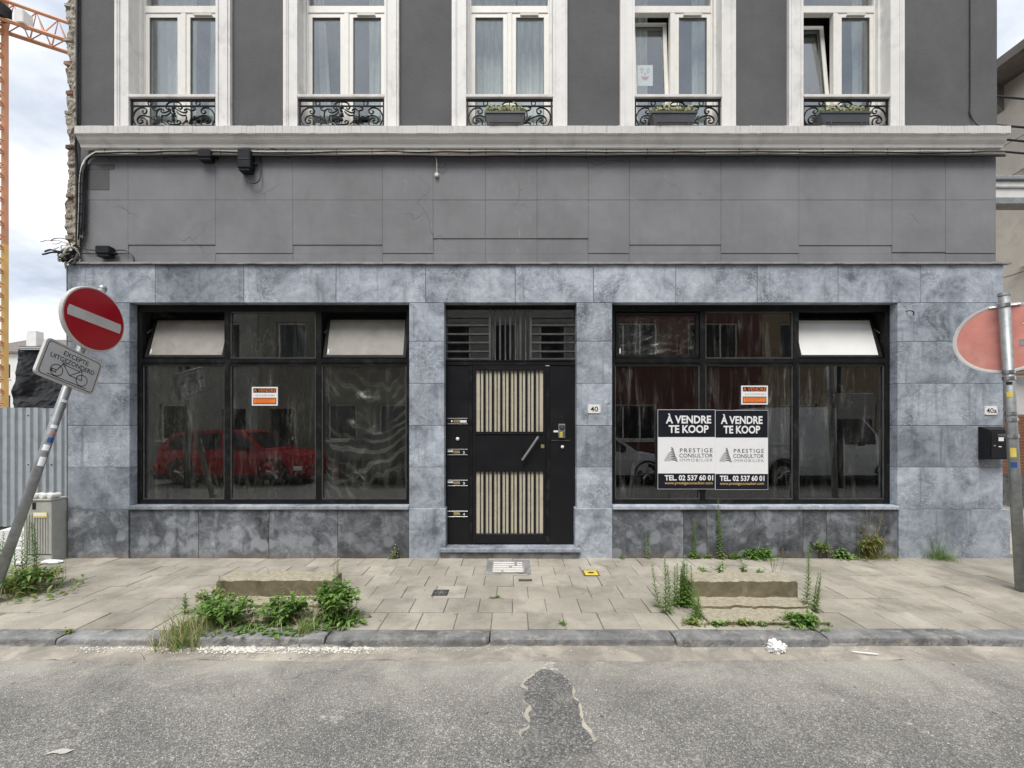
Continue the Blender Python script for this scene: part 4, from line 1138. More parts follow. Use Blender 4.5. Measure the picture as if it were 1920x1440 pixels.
# ---------------------------------------------------------------- cables
def wob(x, s, a): return a * mn.noise((x * .9, s, 0)) + a * .5 * mn.noise((x * 3.1, s, 4))
cb = root('cable_bundle', (0.3, 0.0, 4.9), 'bundle of white and black cables clipped under the white cornice', 'cables')
for i, (z, r, m, a) in enumerate([(4.915, .014, 'cable_white', .008), (4.897, .013, 'cable_white', .010), (4.890, .008, 'cable_black', .016), (4.878, .014, 'cable_white', .010), (4.860, .010, 'cable_black', .012), (4.846, .013, 'cable_black', .010), (4.866, .007, 'cable_black', .024)]):
    pts = []
    for q in range(150):
        x = -5.0 + 10.93 * q / 149
        pts.append((x, -0.018 - .008 * (i % 3) + wob(x, i + 20, .006), z + wob(x, i * 3, a)))
    # left end bends down the corner
    bend = [(-5.245 + .012 * i, -.004 - .012 * (i % 3), 3.78 + .03 * i), (-5.225 + .010 * i, -.004 - .012 * (i % 3), 4.25), (-5.215 + .009 * i, -.003 - .01 * (i % 3), 4.62), (-5.16 + .006 * i, -.002, 4.81 + .004 * i)]
    pts = catmull(bend + [pts[0]], 5)[:-1] + pts
    MB().tube(pts, r, 6).build('cable', m, cb, smooth=True)
for q in range(30):
    x = -4.9 + q * .36 + R.uniform(-.1, .1)
    MB().tube([(x, -.03, 4.935), (x, -.034, 4.90), (x, -.032, 4.85), (x, .025, 4.845)], .0035, 4).build('clip', 'cable_black', cb)
for q in range(7):
    z = 3.9 + q * .12; MB().tube([(-5.26, .0, z), (-5.24, -.045, z), (-5.17, -.045, z + .01), (-5.15, .0, z)], .004, 4).build('clip', 'cable_black', cb)

tc_ = root('loose_cables', (-5.3, -.02, 3.5), 'tangled knot of cut white and black cable ends at the left corner', 'cables')
for q in range(24):
    s_ = q * 5.1; p = Vector((-5.28 + R.uniform(-.02, .05), -.01 + R.uniform(-.03, .02), 3.70 + R.uniform(-.04, .1))); pts = [p]
    d = Vector((R.uniform(-1, .3), R.uniform(-.8, .1), R.uniform(-1, .2))).normalized()
    tail = q % 5 == 0
    for k in range(11 if not tail else 8):
        back = (Vector((-5.315, -.03, 3.66)) - p) * (7.0 if not tail else 1.0)
        d = (d * 1.3 + back + Vector((R.uniform(-.8, .7) - .25 * tail, R.uniform(-.6, .5), R.uniform(-.8, .8)))).normalized(); p = p + d * .038; pts.append(p)
    MB().tube(catmull(pts, 4), R.choice([.005, .007, .010]), 5).build('cable', R.choice(['cable_white', 'cable_black', 'cable_white', 'black_plastic']), tc_, smooth=True)
MB().cbox(PX(120), PX(133), -.03, .02, PZ(492), PZ(481), .006).build('connector', 'black_plastic', tc_)
bc = MB(); pts = [(-5.272, .004 + 0, 9.0)]
pts = [(-5.262 + .010 * mn.noise((z * .6, 2, 2)), -.002, z) for z in [9 - .2 * q for q in range(20)]] + [(-5.255, -.02, 5.28), (-5.22, -.05, 5.14), (-5.225, -.05, 5.0), (-5.255, -.02, 4.88), (-5.262, -.005, 4.6), (-5.262, -.005, 3.72)]
bc.tube(catmull(pts, 3), .014, 7)
bc.build('riser_cable', 'cable_black', smooth=True, label='thick black cable running up the left edge of the grey facade', category='cable')
pts = [(PX(1822, .0), .018, 9.0), (PX(1822), .018, PZ(150)), (PX(1821), .018, PZ(205)), (PX(1826), .014, PZ(222)), (PX(1834, -.02), -.02, PZ(236, -.02))]
MB().tube(catmull(pts, 6), .007, 6).build('wall_cable', 'cable_black', smooth=True, label='thin dark cable down the grey wall right of the fifth upper window', category='cable')

def junction(name, px0, px1, py0, py1, d, label, sealed=True):
    x0, x1, z0, z1 = PX(px0, .0), PX(px1, .0), PZ(py1, .0), PZ(py0, .0); t = root(name, ((x0+x1)/2, .02, z0), label, 'junction box', 'black junction boxes on the fascia')
    MB().cbox(x0, x1, .025 - d, .028, z0 + .02, z1, .010).build('lid', 'black_plastic', t)
    MB().cbox(x0 + .01, x1 - .01, .035 - d, .0275, z0 - .012, z0 + .019, .008).build('base', 'black_plastic', t)
    MB().tube([((x1) - .005, .0, (z0+z1)/2 - .02), (x1 + .04, .0, (z0+z1)/2 - .02)], .016, 8).build('gland', 'black_plastic', t)
    return t
junction('junction_box', 377, 402, 286, 303, .09, 'small black junction box just below the cables, left of the taller one')
j2 = junction('junction_box', 452, 476, 286, 324, .10, 'tall black junction box hanging under the cornice cables')
mb = MB(); mb.box(PX(452) + .006, PX(476) - .006, .025 - .104, .025 - .0995, PZ(306), PZ(304)); mb.build('seam', 'cable_black', j2)
j3 = junction('junction_box', 187, 213, 464, 482, .09, 'black junction box low on the fascia at the left corner')
MB().tube(catmull([(PX(464), -.01, PZ(330)), (PX(469), -.02, PZ(343)), (PX(481), -.02, PZ(345)), (PX(488), -.01, PZ(336)), (PX(487.5), .01, PZ(312)), (PX(489), .0, PZ(292)), (PX(500), -.03, PZ(280)), (PX(530), -.02, PZ(286)), (PX(560), -.01, PZ(288))], 6), .007, 6).build('drop_cable', 'cable_black', j2, smooth=True)
MB().tube(catmull([(PX(152), .0, PZ(445)), (PX(160), .0, PZ(466)), (PX(188), .0, PZ(470))], 6), .006, 6).build('feed_cable', 'cable_black', j3, smooth=True)
MB().tube(catmull([(PX(214), .0, PZ(469)), (PX(235), .0, PZ(470)), (PX(249), .0, PZ(480)), (PX(251), .0, PZ(489)), (PX(245), .0, PZ(494))], 6), .006, 6).build('tail_cable', 'cable_black', j3, smooth=True)
lc = root('wall_connector', (PX(818), 0, PZ(330)), 'pale loose wire ending in a small connector below the cornice', 'wire')
MB().tube(catmull([(PX(812), .0, PZ(286)), (PX(818), .0, PZ(298)), (PX(819), .005, PZ(312)), (PX(819), .01, PZ(324))], 6), .005, 6).build('wire', 'cable_white', lc, smooth=True)
MB().tube(catmull([(PX(819), .005, PZ(312)), (PX(828), .0, PZ(315)), (PX(834), .0, PZ(310)), (PX(836), .0, PZ(306))], 6), .004, 6).build('wire', 'cable_black', lc, smooth=True)
MB().lathe([(0, -.02), (.02, -.02), (.026, -.012), (.026, .008), (.012, .010)], (PX(818.5), .016, PZ(327)), 10, 'Y').build('connector', 'cable_white', lc)

# small hook on the right pillar
MB().tube(catmull([(PX(1699), .0, PZ(583.5)), (PX(1701), -.03, PZ(584)), (PX(1706), -.035, PZ(585)), (PX(1709), -.03, PZ(588)), (PX(1708), -.03, PZ(592))], 5), .006, 6).build('wall_hook', 'black_iron', smooth=True, label='small bent iron hook near the top of the right pillar', category='hook')

# ---------------------------------------------------------------- number plates, wall mailbox
def number_plate(txt, px0, px1, py0, py1, label):
    x0, x1, z0, z1 = PX(px0), PX(px1), PZ(py1), PZ(py0)
    t = MB().cbox(x0, x1, -.010, -.002, z0, z1, .002).build('number_plate', 'enamel_white', label=label, category='house number', group='white house number plates')
    P = Plane((x0, -.010, z0), (x1 - x0, 0, 0), (0, 0, z1 - z0)); P.N = Vector((0, -1, 0))
    mb = MB(); P.text(mb, txt, .2 if len(txt) == 2 else .12, .8 if len(txt) == 2 else .92, .2, .8, .001, bold=.012); mb.build('lettering', 'print_black', t)
    for u in (.06, .94):
        for v in (.1, .9):
            MB().lathe([(0, -.004), (.004, -.003), (.005, 0)], (x0 + u * (x1 - x0), -.0105, z0 + v * (z1 - z0)), 8, 'Y').build('screw', 'steel', t)
number_plate('40', 1102, 1126, 759, 775, 'white number plate reading 40 on the pillar beside the door')
number_plate('40a', 1845, 1869, 762, 778, 'white number plate reading 40a above the black mailbox')
t = root('wall_mailbox', (5.78, -.06, PZ(862)), 'black metal mailbox fixed to the right pillar', 'mailbox')
x0, x1 = PX(1834), PX(1834) + .27; z0, z1 = PZ(862, -.06), PZ(800, -.06)
MB().prism([(-.001, z0), (-.12, z0 + .01), (-.125, z1 - .035), (-.001, z1)], lambda y, z: (x0, y, z), lambda y, z: (x1, y, z)).build('box', 'black_plastic', t, fixn=True)
MB().cbox(x0 + .012, x1 - .012, -.131, -.1255, z0 + .02, z1 - .06, .003).build('door', 'black_paint', t)
MB().cbox(x0 + .08, x1 - .05, -.135, -.131, z1 - .115, z1 - .085, .002).build('slot', 'grey_iron', t)
MB().box(x0 + .095, x0 + .155, -.1335, -.1312, z1 - .17, z1 - .125).build('label', 'paper_white', t)
MB().lathe([(0, -.01), (.009, -.008), (.010, 0)], (x0 + .045, -.131, z0 + .17), 10, 'Y').build('lock', 'steel', t)
MB().box(x0 + .095, x0 + .13, -.1335, -.1312, z0 + .155, z0 + .165).build('name_strip', 'paper_white', t)

# ---------------------------------------------------------------- posters on the glass
PY = FY + .028; PB = FY - .012
def small_sign(px0, px1, py0, py1, label):
    x0, x1, z0, z1 = PX(px0, PY), PX(px1, PY), PZ(py1, PY), PZ(py0, PY)
    t = MB().box(x0, x1, PY - .003, PY + .0015, z0, z1).build('sale_sign', 'paper_white', label=label, category='sign', group='small orange sale signs')
    P = Plane((x0, PY - .003, z0), (x1 - x0, 0, 0), (0, 0, z1 - z0)); P.N = Vector((0, -1, 0))
    mb = MB(); P.rect(mb, .055, .945, .69, .93, .0008); mb.build('dark_band', 'print_black', t); mb = MB(); P.rect(mb, .055, .945, .075, .42, .0008); mb.build('dark_band', 'print_black', t)
    mb = MB(); P.text(mb, 'A VENDRE', .075, .925, .715, .905, .0016, bold=.0); mb.build('lettering', 'print_orange', t); mb = MB(); P.rect(mb, .08, .92, .115, .38, .0016); mb.build('orange_box', 'print_orange', t)
    mb = MB()
    for v, a, b in ((.33, .14, .86), (.245, .16, .70), (.165, .16, .84)):
        x = a
        while x < b:
            w = R.uniform(.03, .09); P.rect(mb, x, min(b, x + w), v - .014, v + .014, .0022); x += w + .015
    mb.build('small_print', 'print_dark_orange', t)
    mb = MB(); x = .14
    while x < .88:      # faint handwritten line
        w = R.uniform(.02, .05)
        for q in range(3): P.line(mb, (x + R.uniform(0, w), .51 + R.uniform(0, .02)), (x + R.uniform(0, w), .57 + R.uniform(0, .02)), .009, .0008)
        x += w + R.uniform(.012, .04)
    mb.build('handwriting', 'print_grey', t)
small_sign(472.5, 521, 725.5, 760.5, 'small white and orange sale sign on the left shop window')
small_sign(1389.6, 1439.5, 723, 758.5, 'small white and orange sale sign above the agency posters on the right window')
def poster(px0, px1, py0, py1, sh, label):
    PY = PB; x0, x1, z0, z1 = PX(px0, PY), PX(px1, PY), PZ(py1, PY), PZ(py0, PY)
    t = MB().box(x0, x1, PY - .006, PY - .001, z0, z1).build('agency_poster', 'paper_white', label=label, category='poster', group='estate agency posters')
    P = Plane((x0, PY - .006, z0), (x1 - x0, 0, 0), (0, 0, z1 - z0)); P.N = Vector((0, -1, 0))
    mb = MB(); P.rect(mb, .004, .996, .655, .996, .0008); mb.build('dark_band', 'poster_black', t); mb = MB(); P.rect(mb, .004, .996, .004, .198, .0008); mb.build('dark_band', 'poster_black', t)
    mb = MB()
    P.text(mb, 'À VENDRE', .14 + sh, .93 + sh, .825, .95, .0018, bold=.03); P.text(mb, 'TE KOOP', .19 + sh, .885 + sh, .705, .805, .0018, bold=.03)
    P.text(mb, 'TEL. 02 537 60 01', .12 + sh, .965 + sh, .108, .178, .0018, bold=.03); mb.build('lettering', 'paper_white', t)
    mb = MB(); P.text(mb, 'www.prestigeconsultor.com', .12 + sh, .955 + sh, .050, .096, .0018, bold=.01); mb.build('web_address', 'print_gold', t)
    mb = MB(); P.text(mb, 'PRESTIGE', .385 + sh, .955 + sh, .463, .513, .0014, space=1.25); P.text(mb, 'CONSULTOR', .375 + sh, .955 + sh, .398, .447, .0014); 
    for q in range(8):     # right half of the emblem: eight swept bands
        y = .355 + q * .0215; a = .232 + sh; L = (.115 if q < 3 else .105) * (1.0 - q * .085)
        P.poly(mb, [(a, y + .010), (a + L * .5, y + .006), (a + L, y - .012), (a + L, y - .002), (a + L * .5, y + .018), (a, y + .020)], .0014)
    mb.build('name_print', 'print_black', t)
    mb = MB(); P.text(mb, 'IMMOBILIER', .385 + sh, .955 + sh, .348, .382, .0014, space=1.25)
    for q in range(8):     # left half: a fan of fine upright lines
        u = .118 + q * .0145 + sh; h = .352 + .125 * math.sin((q + 1.2) / 9.2 * 1.57); P.line(mb, (u, .352), (u + .006, h), .0075, .0014)
    mb.build('fine_print', 'print_grey', t)
poster(1233, 1340.5, 768, 917, 0.0, 'left-hand of the two joined black and white agency posters')
poster(1340.7, 1439.5, 769, 918, -0.035, 'right-hand of the two joined black and white agency posters')

# ---------------------------------------------------------------- leaning no-entry sign (its disc faces along the street)
lean = rad(18.2)
base = Vector((-4.66, -1.36, -.05)); ax = Vector((0, math.sin(lean), math.cos(lean))); side = Vector((0, math.cos(lean), -math.sin(lean)))
t = root('no_entry_sign', (-4.66, -1.36, 0), 'leaning galvanised pole with round red no-entry sign and bicycle exception plate', 'road sign')
MB().tube([base, base + ax * 3.37], .038, 16).build('pole', 'galvanised', t, smooth=True)
top_p = base + ax * 3.37
MB().tube([top_p, top_p + ax * .03], [.042, .036], 14).build('pole_cap', 'galvanised', t)
XS = -4.60
cen = Vector((XS, -.445, 2.77))
td = rad(8)
def disc_plane(cen_, off=0): return Plane(cen_ + Vector((off, 0, 0)), Vector((0, math.cos(td), -math.sin(td))), Vector((0, math.sin(td), math.cos(td))))
Pn = disc_plane(cen); Pn.N = Vector((1, 0, 0))
mb = MB(); n = 56; rr = .352
ring = lambda r, x: [Pn.p(r * math.cos(2*math.pi*q/n), r * math.sin(2*math.pi*q/n), x) for q in range(n)]
vs = ring(rr - .006, 0) + ring(rr, -.008) + ring(rr, -.034) + ring(rr - .02, -.034)
fs = [tuple(range(n))] + [(k*n+q, (k+1)*n+q, (k+1)*n+(q+1)%n, k*n+(q+1)%n) for k in range(3) for q in range(n)] + [tuple(reversed(range(3*n, 4*n)))]
disc = MB().add(vs, fs).build('disc', 'sign_white', t)
mb = MB(); Pn.poly(mb, [((rr - .020) * math.cos(2*math.pi*q/n), (rr - .020) * math.sin(2*math.pi*q/n)) for q in range(n)], .002); mb.build('red_face', 'sign_red', disc)
mb = MB(); bw, bh = .295, .056; Pn.poly(mb, [(-bw + .008 - .010, -bh), (bw - .008 + .004, -bh), (bw + .006, 0), (bw - .004, bh), (-bw + .004, bh), (-bw - .008, 0)], .004); mb.build('white_bar', 'sign_white', disc)
for s_ in (-.22, .22):
    c_ = base + ax * ((cen - base).dot(ax) + s_)
    MB().tube([c_ - ax * .02, c_ + ax * .02], .046, 12).build('clamp', 'steel', t)
    MB().cbox(XS - .05, XS - .034, c_.y - .03, c_.y + .03, c_.z - .02, c_.z + .02, .003).build('bracket', 'steel', t)
pc = Vector((XS, -.70, 2.205))
Pp = Plane(pc, side, ax); Pp.N = Vector((1, 0, 0))
def rrect(w, h, r, m=5):
    out = []
    for (sx, sy, a0) in ((1, -1, -90), (1, 1, 0), (-1, 1, 90), (-1, -1, 180)):
        for q in range(m + 1):
            a = rad(a0 + 90 * q / m); out.append((sx * (w - r) + r * math.cos(a), sy * (h - r) + r * math.sin(a)))
    return out
w2, h2 = .298, .196
rp = rrect(w2, h2, .045)
plate = MB().prism(rp, lambda u, v: Pp.p(u, v, 0), lambda u, v: Pp.p(u, v, -.028)).build('exception_plate', 'sign_white', t)
mb = MB(); Pp.poly(mb, rrect(w2 - .014, h2 - .014, .036), .0015); mb.build('plate_face', 'sign_plate', plate)
mb = MB(); ro, ri = rrect(w2 - .020, h2 - .020, .034), rrect(w2 - .027, h2 - .027, .030); n = len(ro)
mb.add([Pp.p(*p, .003) for p in ro] + [Pp.p(*p, .003) for p in ri], [(q, (q + 1) % n, n + (q + 1) % n, n + q) for q in range(n)])
Pp.text(mb, 'EXCEPTE', -.115, .145, .088, .137, .003, bold=.008); Pp.text(mb, 'UITGEZONDERD', -.225, .235, .018, .067, .003, bold=.008)
w_ = .0075; by = -.088
Pp.ring(mb, (-.125, by), .058, w_, .003); Pp.ring(mb, (.135, by), .058, w_, .003)
A = lambda p, q, w=w_: Pp.line(mb, p, q, w, .003)
A((-.125, by), (-.085, .005)); A((-.088, -.005), (.10, -.005)); A((.005, by), (.098, -.002)); A((.005, by), (-.08, -.008)); A((.005, by), (.135, by)); A((.135, by), (.105, .012)); A((.085, .012), (.125, .012)); A((-.085, .005), (-.05, .014)); A((-.085, .005), (-.10, .012))
A((-.20, by - .064), (.20, by - .064))
Pp.rect(mb, -.175, -.125, by - .028, by + .004, .003)
mb.build('lettering', 'print_black', plate)
mb = MB(); Pp.rect(mb, -.165, -.135, by - .018, by - .006, .0045); mb.build('sticker', 'sign_plate', plate)
for (d_, w__, m) in ((1.58, .05, 'print_blue'), (1.50, .06, 'paper_white'), (1.66, .03, 'print_pink'), (1.72, .035, 'paper_white'), (1.36, .09, 'paper_white'), (2.0, .03, 'paper_white')):
    c_ = base + ax * d_; mb = MB(); k = 6; vs = []; a0 = rad(-115) + R.uniform(-.2, .3)
    for q in range(k + 1):
        an = a0 + 1.3 * q / k
        rdir = Vector((math.cos(an + .9), 0, 0)) + side * math.sin(an + .9)
        for z in (-w__ / 2, w__ / 2): vs.append(c_ + rdir * .0395 + ax * z)
    mb.add(vs, [(2*q, 2*q+2, 2*q+3, 2*q+1) for q in range(k)]).build('sticker', m, t)

# ---------------------------------------------------------------- pole at the right with the back of a round sign
pb = Vector((PX(1915, GY(1108)), GY(1108), -.02)); pt = Vector((4.785, pb.y + .02, 2.86))
t = root('sign_pole', pb, 'galvanised pole at the right edge carrying the faded red back of a round sign', 'road sign')
MB().tube([pb, pt], .041, 18).build('pole', 'galvanised', t, smooth=True)
MB().tube([pt - Vector((0,0,.0)), pt + Vector((0, 0, .03))], [.045, .042], 14).build('pole_cap', 'galvanised', t)
axp = (pt - pb).normalized()
def onpole(z): return pb + (pt - pb) * ((z - pb.z) / (pt.z - pb.z))
ray = Vector((4.80, 4.08, 0)).normalized()
cR = onpole(2.46) + ray * .075 + Vector((-.03, .0, 0))
tang = Vector((ray.y, -ray.x, 0)); PR = Plane(cR, tang, Vector((0, 0, 1))); PR.N = -ray     # N towards the viewer = the sign's back
n = 60; rr = .345
ring = lambda r, x: [PR.p(r * math.cos(2*math.pi*q/n), r * math.sin(2*math.pi*q/n), x) for q in range(n)]
vs = ring(rr - .03, .012) + ring(rr - .014, .016) + ring(rr, .016) + ring(rr, -.02) + ring(rr - .004, -.022)
fs = [(k*n+q, (k+1)*n+q, (k+1)*n+(q+1)%n, k*n+(q+1)%n) for k in range(4) for q in range(n)] + [tuple(range(4*n, 5*n))]
sd = MB().add(vs, fs).build('disc', 'sign_white', t)
mb = MB(); PR.poly(mb, [((rr - .016) * math.cos(2*math.pi*q/n), (rr - .016) * math.sin(2*math.pi*q/n)) for q in range(n)], .010); mb.build('sign_back', 'faded_red', sd)
mb = MB(); PR.rect(mb, .10, .16, -.09, -.03, .0125); mb.build('sticker', 'galvanised', sd)
mb = MB(); PR.poly(mb, [(.12, .12), (.17, .10), (.165, .16)], .0125); mb.build('sticker', 'paper_white', sd)
for z in (2.77, 2.12, 2.06, 1.72, 1.66, 1.50):
    c_ = onpole(z); MB().tube([c_ - axp * .016, c_ + axp * .016], .048, 16).build('clamp', 'steel', t)
    if z > 2.1: MB().tube([c_ - tang * .10 + ray * .05, c_ + tang * .10 + ray * .05], .012, 6).build('bracket', 'steel', t)
for (z, m, w__) in ((1.34, 'print_yellow', .09), (1.22, 'print_blue', .05), (1.90, 'print_yellow', .05), (2.01, 'print_black', .03)):
    c_ = onpole(z); vs = []; k = 6
    for q in range(k + 1):
        an = -.5 + 1.0 * q / k; d_ = (-ray) * math.cos(an) + tang * math.sin(an)
        for zz in (-w__ / 2, w__ / 2): vs.append(c_ + d_ * .0425 + axp * zz)
    MB().add(vs, [(2*q, 2*q+2, 2*q+3, 2*q+1) for q in range(k)]).build('sticker', m, t)
c_ = onpole(1.89); MB().cbox(c_.x + .055, c_.x + .62, c_.y + .035, c_.y + .06, 1.70, 2.09, .01).build('lower_plate', 'sign_white', t)

# ---------------------------------------------------------------- utility cabinet and rubbish at the left corner
t = root('utility_cabinet', (-5.55, -.1, 0), 'grey ribbed utility cabinet standing at the left corner of the facade', 'cabinet')
cx0, cx1, cy0, cy1, ch = -5.72, -5.39, -.17, .03, .72
MB().cbox(cx0, cx1, cy0, cy1, -.02, ch, .006).build('body', 'cabinet_grey', t)
for i in range(9):
    x = cx0 + .03 + i * .031; MB().box(x, x + .016, cy0 - .007, cy0 + .001, .10, .56).build('rib', 'cabinet_grey', t)
MB().cbox(cx0 - .01, cx1 + .008, cy0 - .012, cy1 + .002, ch, ch + .022, .005).build('lid', 'cabinet_grey', t)
MB().box(cx0 + .11, cx0 + .15, cy0 - .004, cy0 + .001, .62, .70).build('lock', 'black_plastic', t)
lb = MB().box(cx0 + .13, cx0 + .29, cy0 - .011, cy0 - .0072, .525, .585).build('warning_label', 'print_yellow', t)
MB().box(cx0 + .135, cx0 + .285, cy0 - .0125, cy0 - .0112, .545, .582).build('label_paper', 'paper_white', lb)
MB().box(cx0 + .05, cx1 - .001, cy0 - .003, cy0 + .001, .088, .096).build('seam', 'print_black', t)
for i, (dx, ly) in enumerate(((0, 'nearest the wall'), (-.09, 'in the middle'), (-.19, 'furthest from the wall'))):
    x = cx1 - .03 + dx; y0 = cy0 + .02; z = ch + .022 + .031
    MB().lathe([(0, 0), (.024, 0), (.030, .006), (.031, .012), (.031, .108), (.026, .116), (.022, .116), (.020, .108), (0, .108)], (x, y0 - .02, z), 14, 'Y').build('drink_can', 'enamel_white', label=f'white drink can lying on the grey cabinet, {ly}', category='can', group='cans on the cabinet')
def lump(name, c, sx, sy, sz, m, label, cat, seed, rough=.12, grp=None):
    bm = bmesh.new(); bmesh.ops.create_icosphere(bm, subdivisions=3, radius=1)
    for v in bm.verts:
        d = 1 + rough * mn.noise(v.co * 1.7 + Vector((seed, 0, 0))) + rough * .6 * mn.noise(v.co * 4.5 + Vector((seed, 3, 0)))
        q = v.co; k = 1 / max(abs(q.x), abs(q.y), abs(q.z)) ** .55
        v.co = Vector((q.x * sx, q.y * sy, q.z * sz)) * d * k * .8
    mb = MB().add([v.co + Vector(c) for v in bm.verts], [tuple(v.index for v in f.verts) for f in bm.faces]); bm.free()
    zm = min(v[2] for v in mb.v); mb.v = [(a, b, z - zm + c[2]) for a, b, z in mb.v]
    return mb.build(name, m, label=label, category=cat, group=grp)
def foam(label, x0, x1, y0, y1, z0, z1, rot):
    mb = MB().cbox(x0, x1, y0, y1, z0, z1, .012, jit=.006); c = Vector(((x0+x1)/2, (y0+y1)/2, z0))
    mb.xf(Matrix.Translation(c) @ Matrix.Rotation(rot, 4, 'Z') @ Matrix.Translation(-c)); mb.build('foam_block', 'polystyrene', label=label, category='foam block', group='white foam blocks by the fence')
foam('large white foam block at the foot of the cabinet, lowest of the stack', -5.98, -5.735, -.10, .12, -.015, .155, .12)
foam('white foam slab second from the bottom beside the cabinet', -5.99, -5.74, -.09, .12, .1555, .255, -.08)
foam('white foam piece on top of the foam stack beside the cabinet', -5.92, -5.745, -.05, .10, .2555, .36, .2)
foam('white foam board leaning behind the pole foot at the left edge', -6.35, -6.05, .10, .40, -.015, .32, .3)
lump('plastic_bag', (-5.35, -.20, 0), .14, .05, .022, 'polystyrene', 'flat white plastic scrap on the pavement before the cabinet', 'litter', 5)
lump('plastic_bag', (-5.66, -.26, 0), .07, .04, .025, 'polystyrene', 'small white plastic scrap at the cabinet foot beside the foam', 'litter', 9)

# corrugated hoarding
t = root('hoarding_fence', (-8, 1.15, 0), 'corrugated galvanised metal hoarding at the left edge', 'fence')
Yh = 1.15; zt = PZ(765, Yh); per = .115
def corr(x0, x1, z0, z1, y):
    pts = []; x = x0
    while x < x1 - 1e-6:
        for (a, d) in ((0, 0), (.055, 0), (.07, .028), (.10, .028)): pts.append((x + a, y + d))
        x += per
    pts.append((x1, y)); mb = MB(); vs = [(a, b, z0) for a, b in pts] + [(a, b, z1) for a, b in pts] + [(a, b + .0015, z0) for a, b in pts] + [(a, b + .0015, z1) for a, b in pts]; n = len(pts)
    mb.add(vs, [(i, i+1, n+i+1, n+i) for i in range(n-1)] + [(2*n+i+1, 2*n+i, 3*n+i, 3*n+i+1) for i in range(n-1)]); return mb
for k in range(6):
    x0 = -11.0 + k * per * 7
    sh = corr(x0 + .001, x0 + per * 7 - .001, .10, zt + R.uniform(-.006, .006), Yh + (k % 2) * .004).build('metal_sheet', 'galvanised_sheet', t)
    for z in (1.75, 1.02):
        for q in (1, 5): MB().lathe([(0, -.008), (.008, -.006), (.010, 0)], (x0 + per * q + .03, Yh - .001, z), 8, 'Y').build('bolt', 'black_iron', sh)
MB().cbox(-11, -6.19, Yh + .035, Yh + .075, .95, 1.05, .004).build('rail', 'timber_grey', t); MB().cbox(-11, -6.19, Yh + .035, Yh + .075, 1.68, 1.78, .004).build('rail', 'timber_grey', t)
for x in (-9.3, -7.7, -6.24): MB().cbox(x, x + .08, Yh + .076, Yh + .156, -.05, 1.85, .004).build('post', 'timber_grey', t)
# pipe and boards in the gap beside the wall
MB().tube([(-6.0, .75, -.02), (-5.86, .62, 2.1)], .022, 10).build('downpipe', 'galvanised', smooth=True, label='thin grey metal pipe leaning between hoarding and broken wall', category='pipe')
MB().cbox(-6.17, -6.05, 1.10, 1.14, -.02, 1.75, .004).build('board', 'timber_grey', label='narrow brown board at the end of the corrugated hoarding', category='board')
# tarpaulin-wrapped stack behind the hoarding
t = root('wrapped_stack', (-8.2, 2.4, 0), 'tilted stack wrapped in black plastic behind the corrugated hoarding', 'stack')
Yt = 2.0
c8 = [(4, 800), (112, 800), (100, 655), (36, 652)]
def tarp(u, v, y):
    l0 = Vector((PX(-2, Yt), PZ(800, Yt))); l1 = Vector((PX(37, Yt), PZ(655, Yt))); r0 = Vector((PX(118, Yt), PZ(800, Yt))); r1 = Vector((PX(112, Yt), PZ(664, Yt)))
    a = l0 + (l1 - l0) * v; b = r0 + (r1 - r0) * v; p = a.lerp(b, u); return p.x, y, p.y
L0, L1, R0, R1 = (PX(-6, Yt), .0), (PX(37, Yt), PZ(655, Yt)), (PX(122, Yt), .0), (PX(114, Yt), PZ(663, Yt))
def tarpf(u, v):
    ax_, az = L0[0] + (L1[0] - L0[0]) * v, L0[1] + (L1[1] - L0[1]) * v; bx, bz = R0[0] + (R1[0] - R0[0]) * v, R0[1] + (R1[1] - R0[1]) * v
    x, z = ax_ + (bx - ax_) * u, az + (bz - az) * u
    d = .06 * mn.noise((x * 2, z * 2, 1)) + .035 * abs(mn.noise((x * 4, z * 6, 4))) + .008 * mn.noise((x * 14, z * 20, 2))
    return (x + .04 * mn.noise((z * 4, u, 8)) * (u < .02), Yt + d, z)
mb = MB().grid(tarpf, 40, 70)
mb.grid(lambda u, v: (tarpf(0, v)[0] + .25 * u, tarpf(0, v)[1] + 1.0 * u, tarpf(0, v)[2]), 4, 70)
mb.grid(lambda u, v: (tarpf(1, v)[0] - .1 * u, tarpf(1, v)[1] + 1.0 * u, tarpf(1, v)[2]), 4, 70)
mb.grid(lambda u, v: (tarpf(u, 1)[0], tarpf(u, 1)[1] + 1.0 * v, tarpf(u, 1)[2] + .03 * mn.noise((u * 9, v * 5, 3))), 40, 6)
mb.build('black_wrap', 'tarp_black', t)
for k in range(5):
    z = PZ(655, Yt) - .02 - k * .018; MB().cbox(L1[0] - .02 + .03 * k, R1[0] + .06, Yt + .0 - .02 * k, Yt + .8, z + .06, z + .072, .003).build('sheet_edge', 'polystyrene' if k % 2 else 'tarp_black', t)

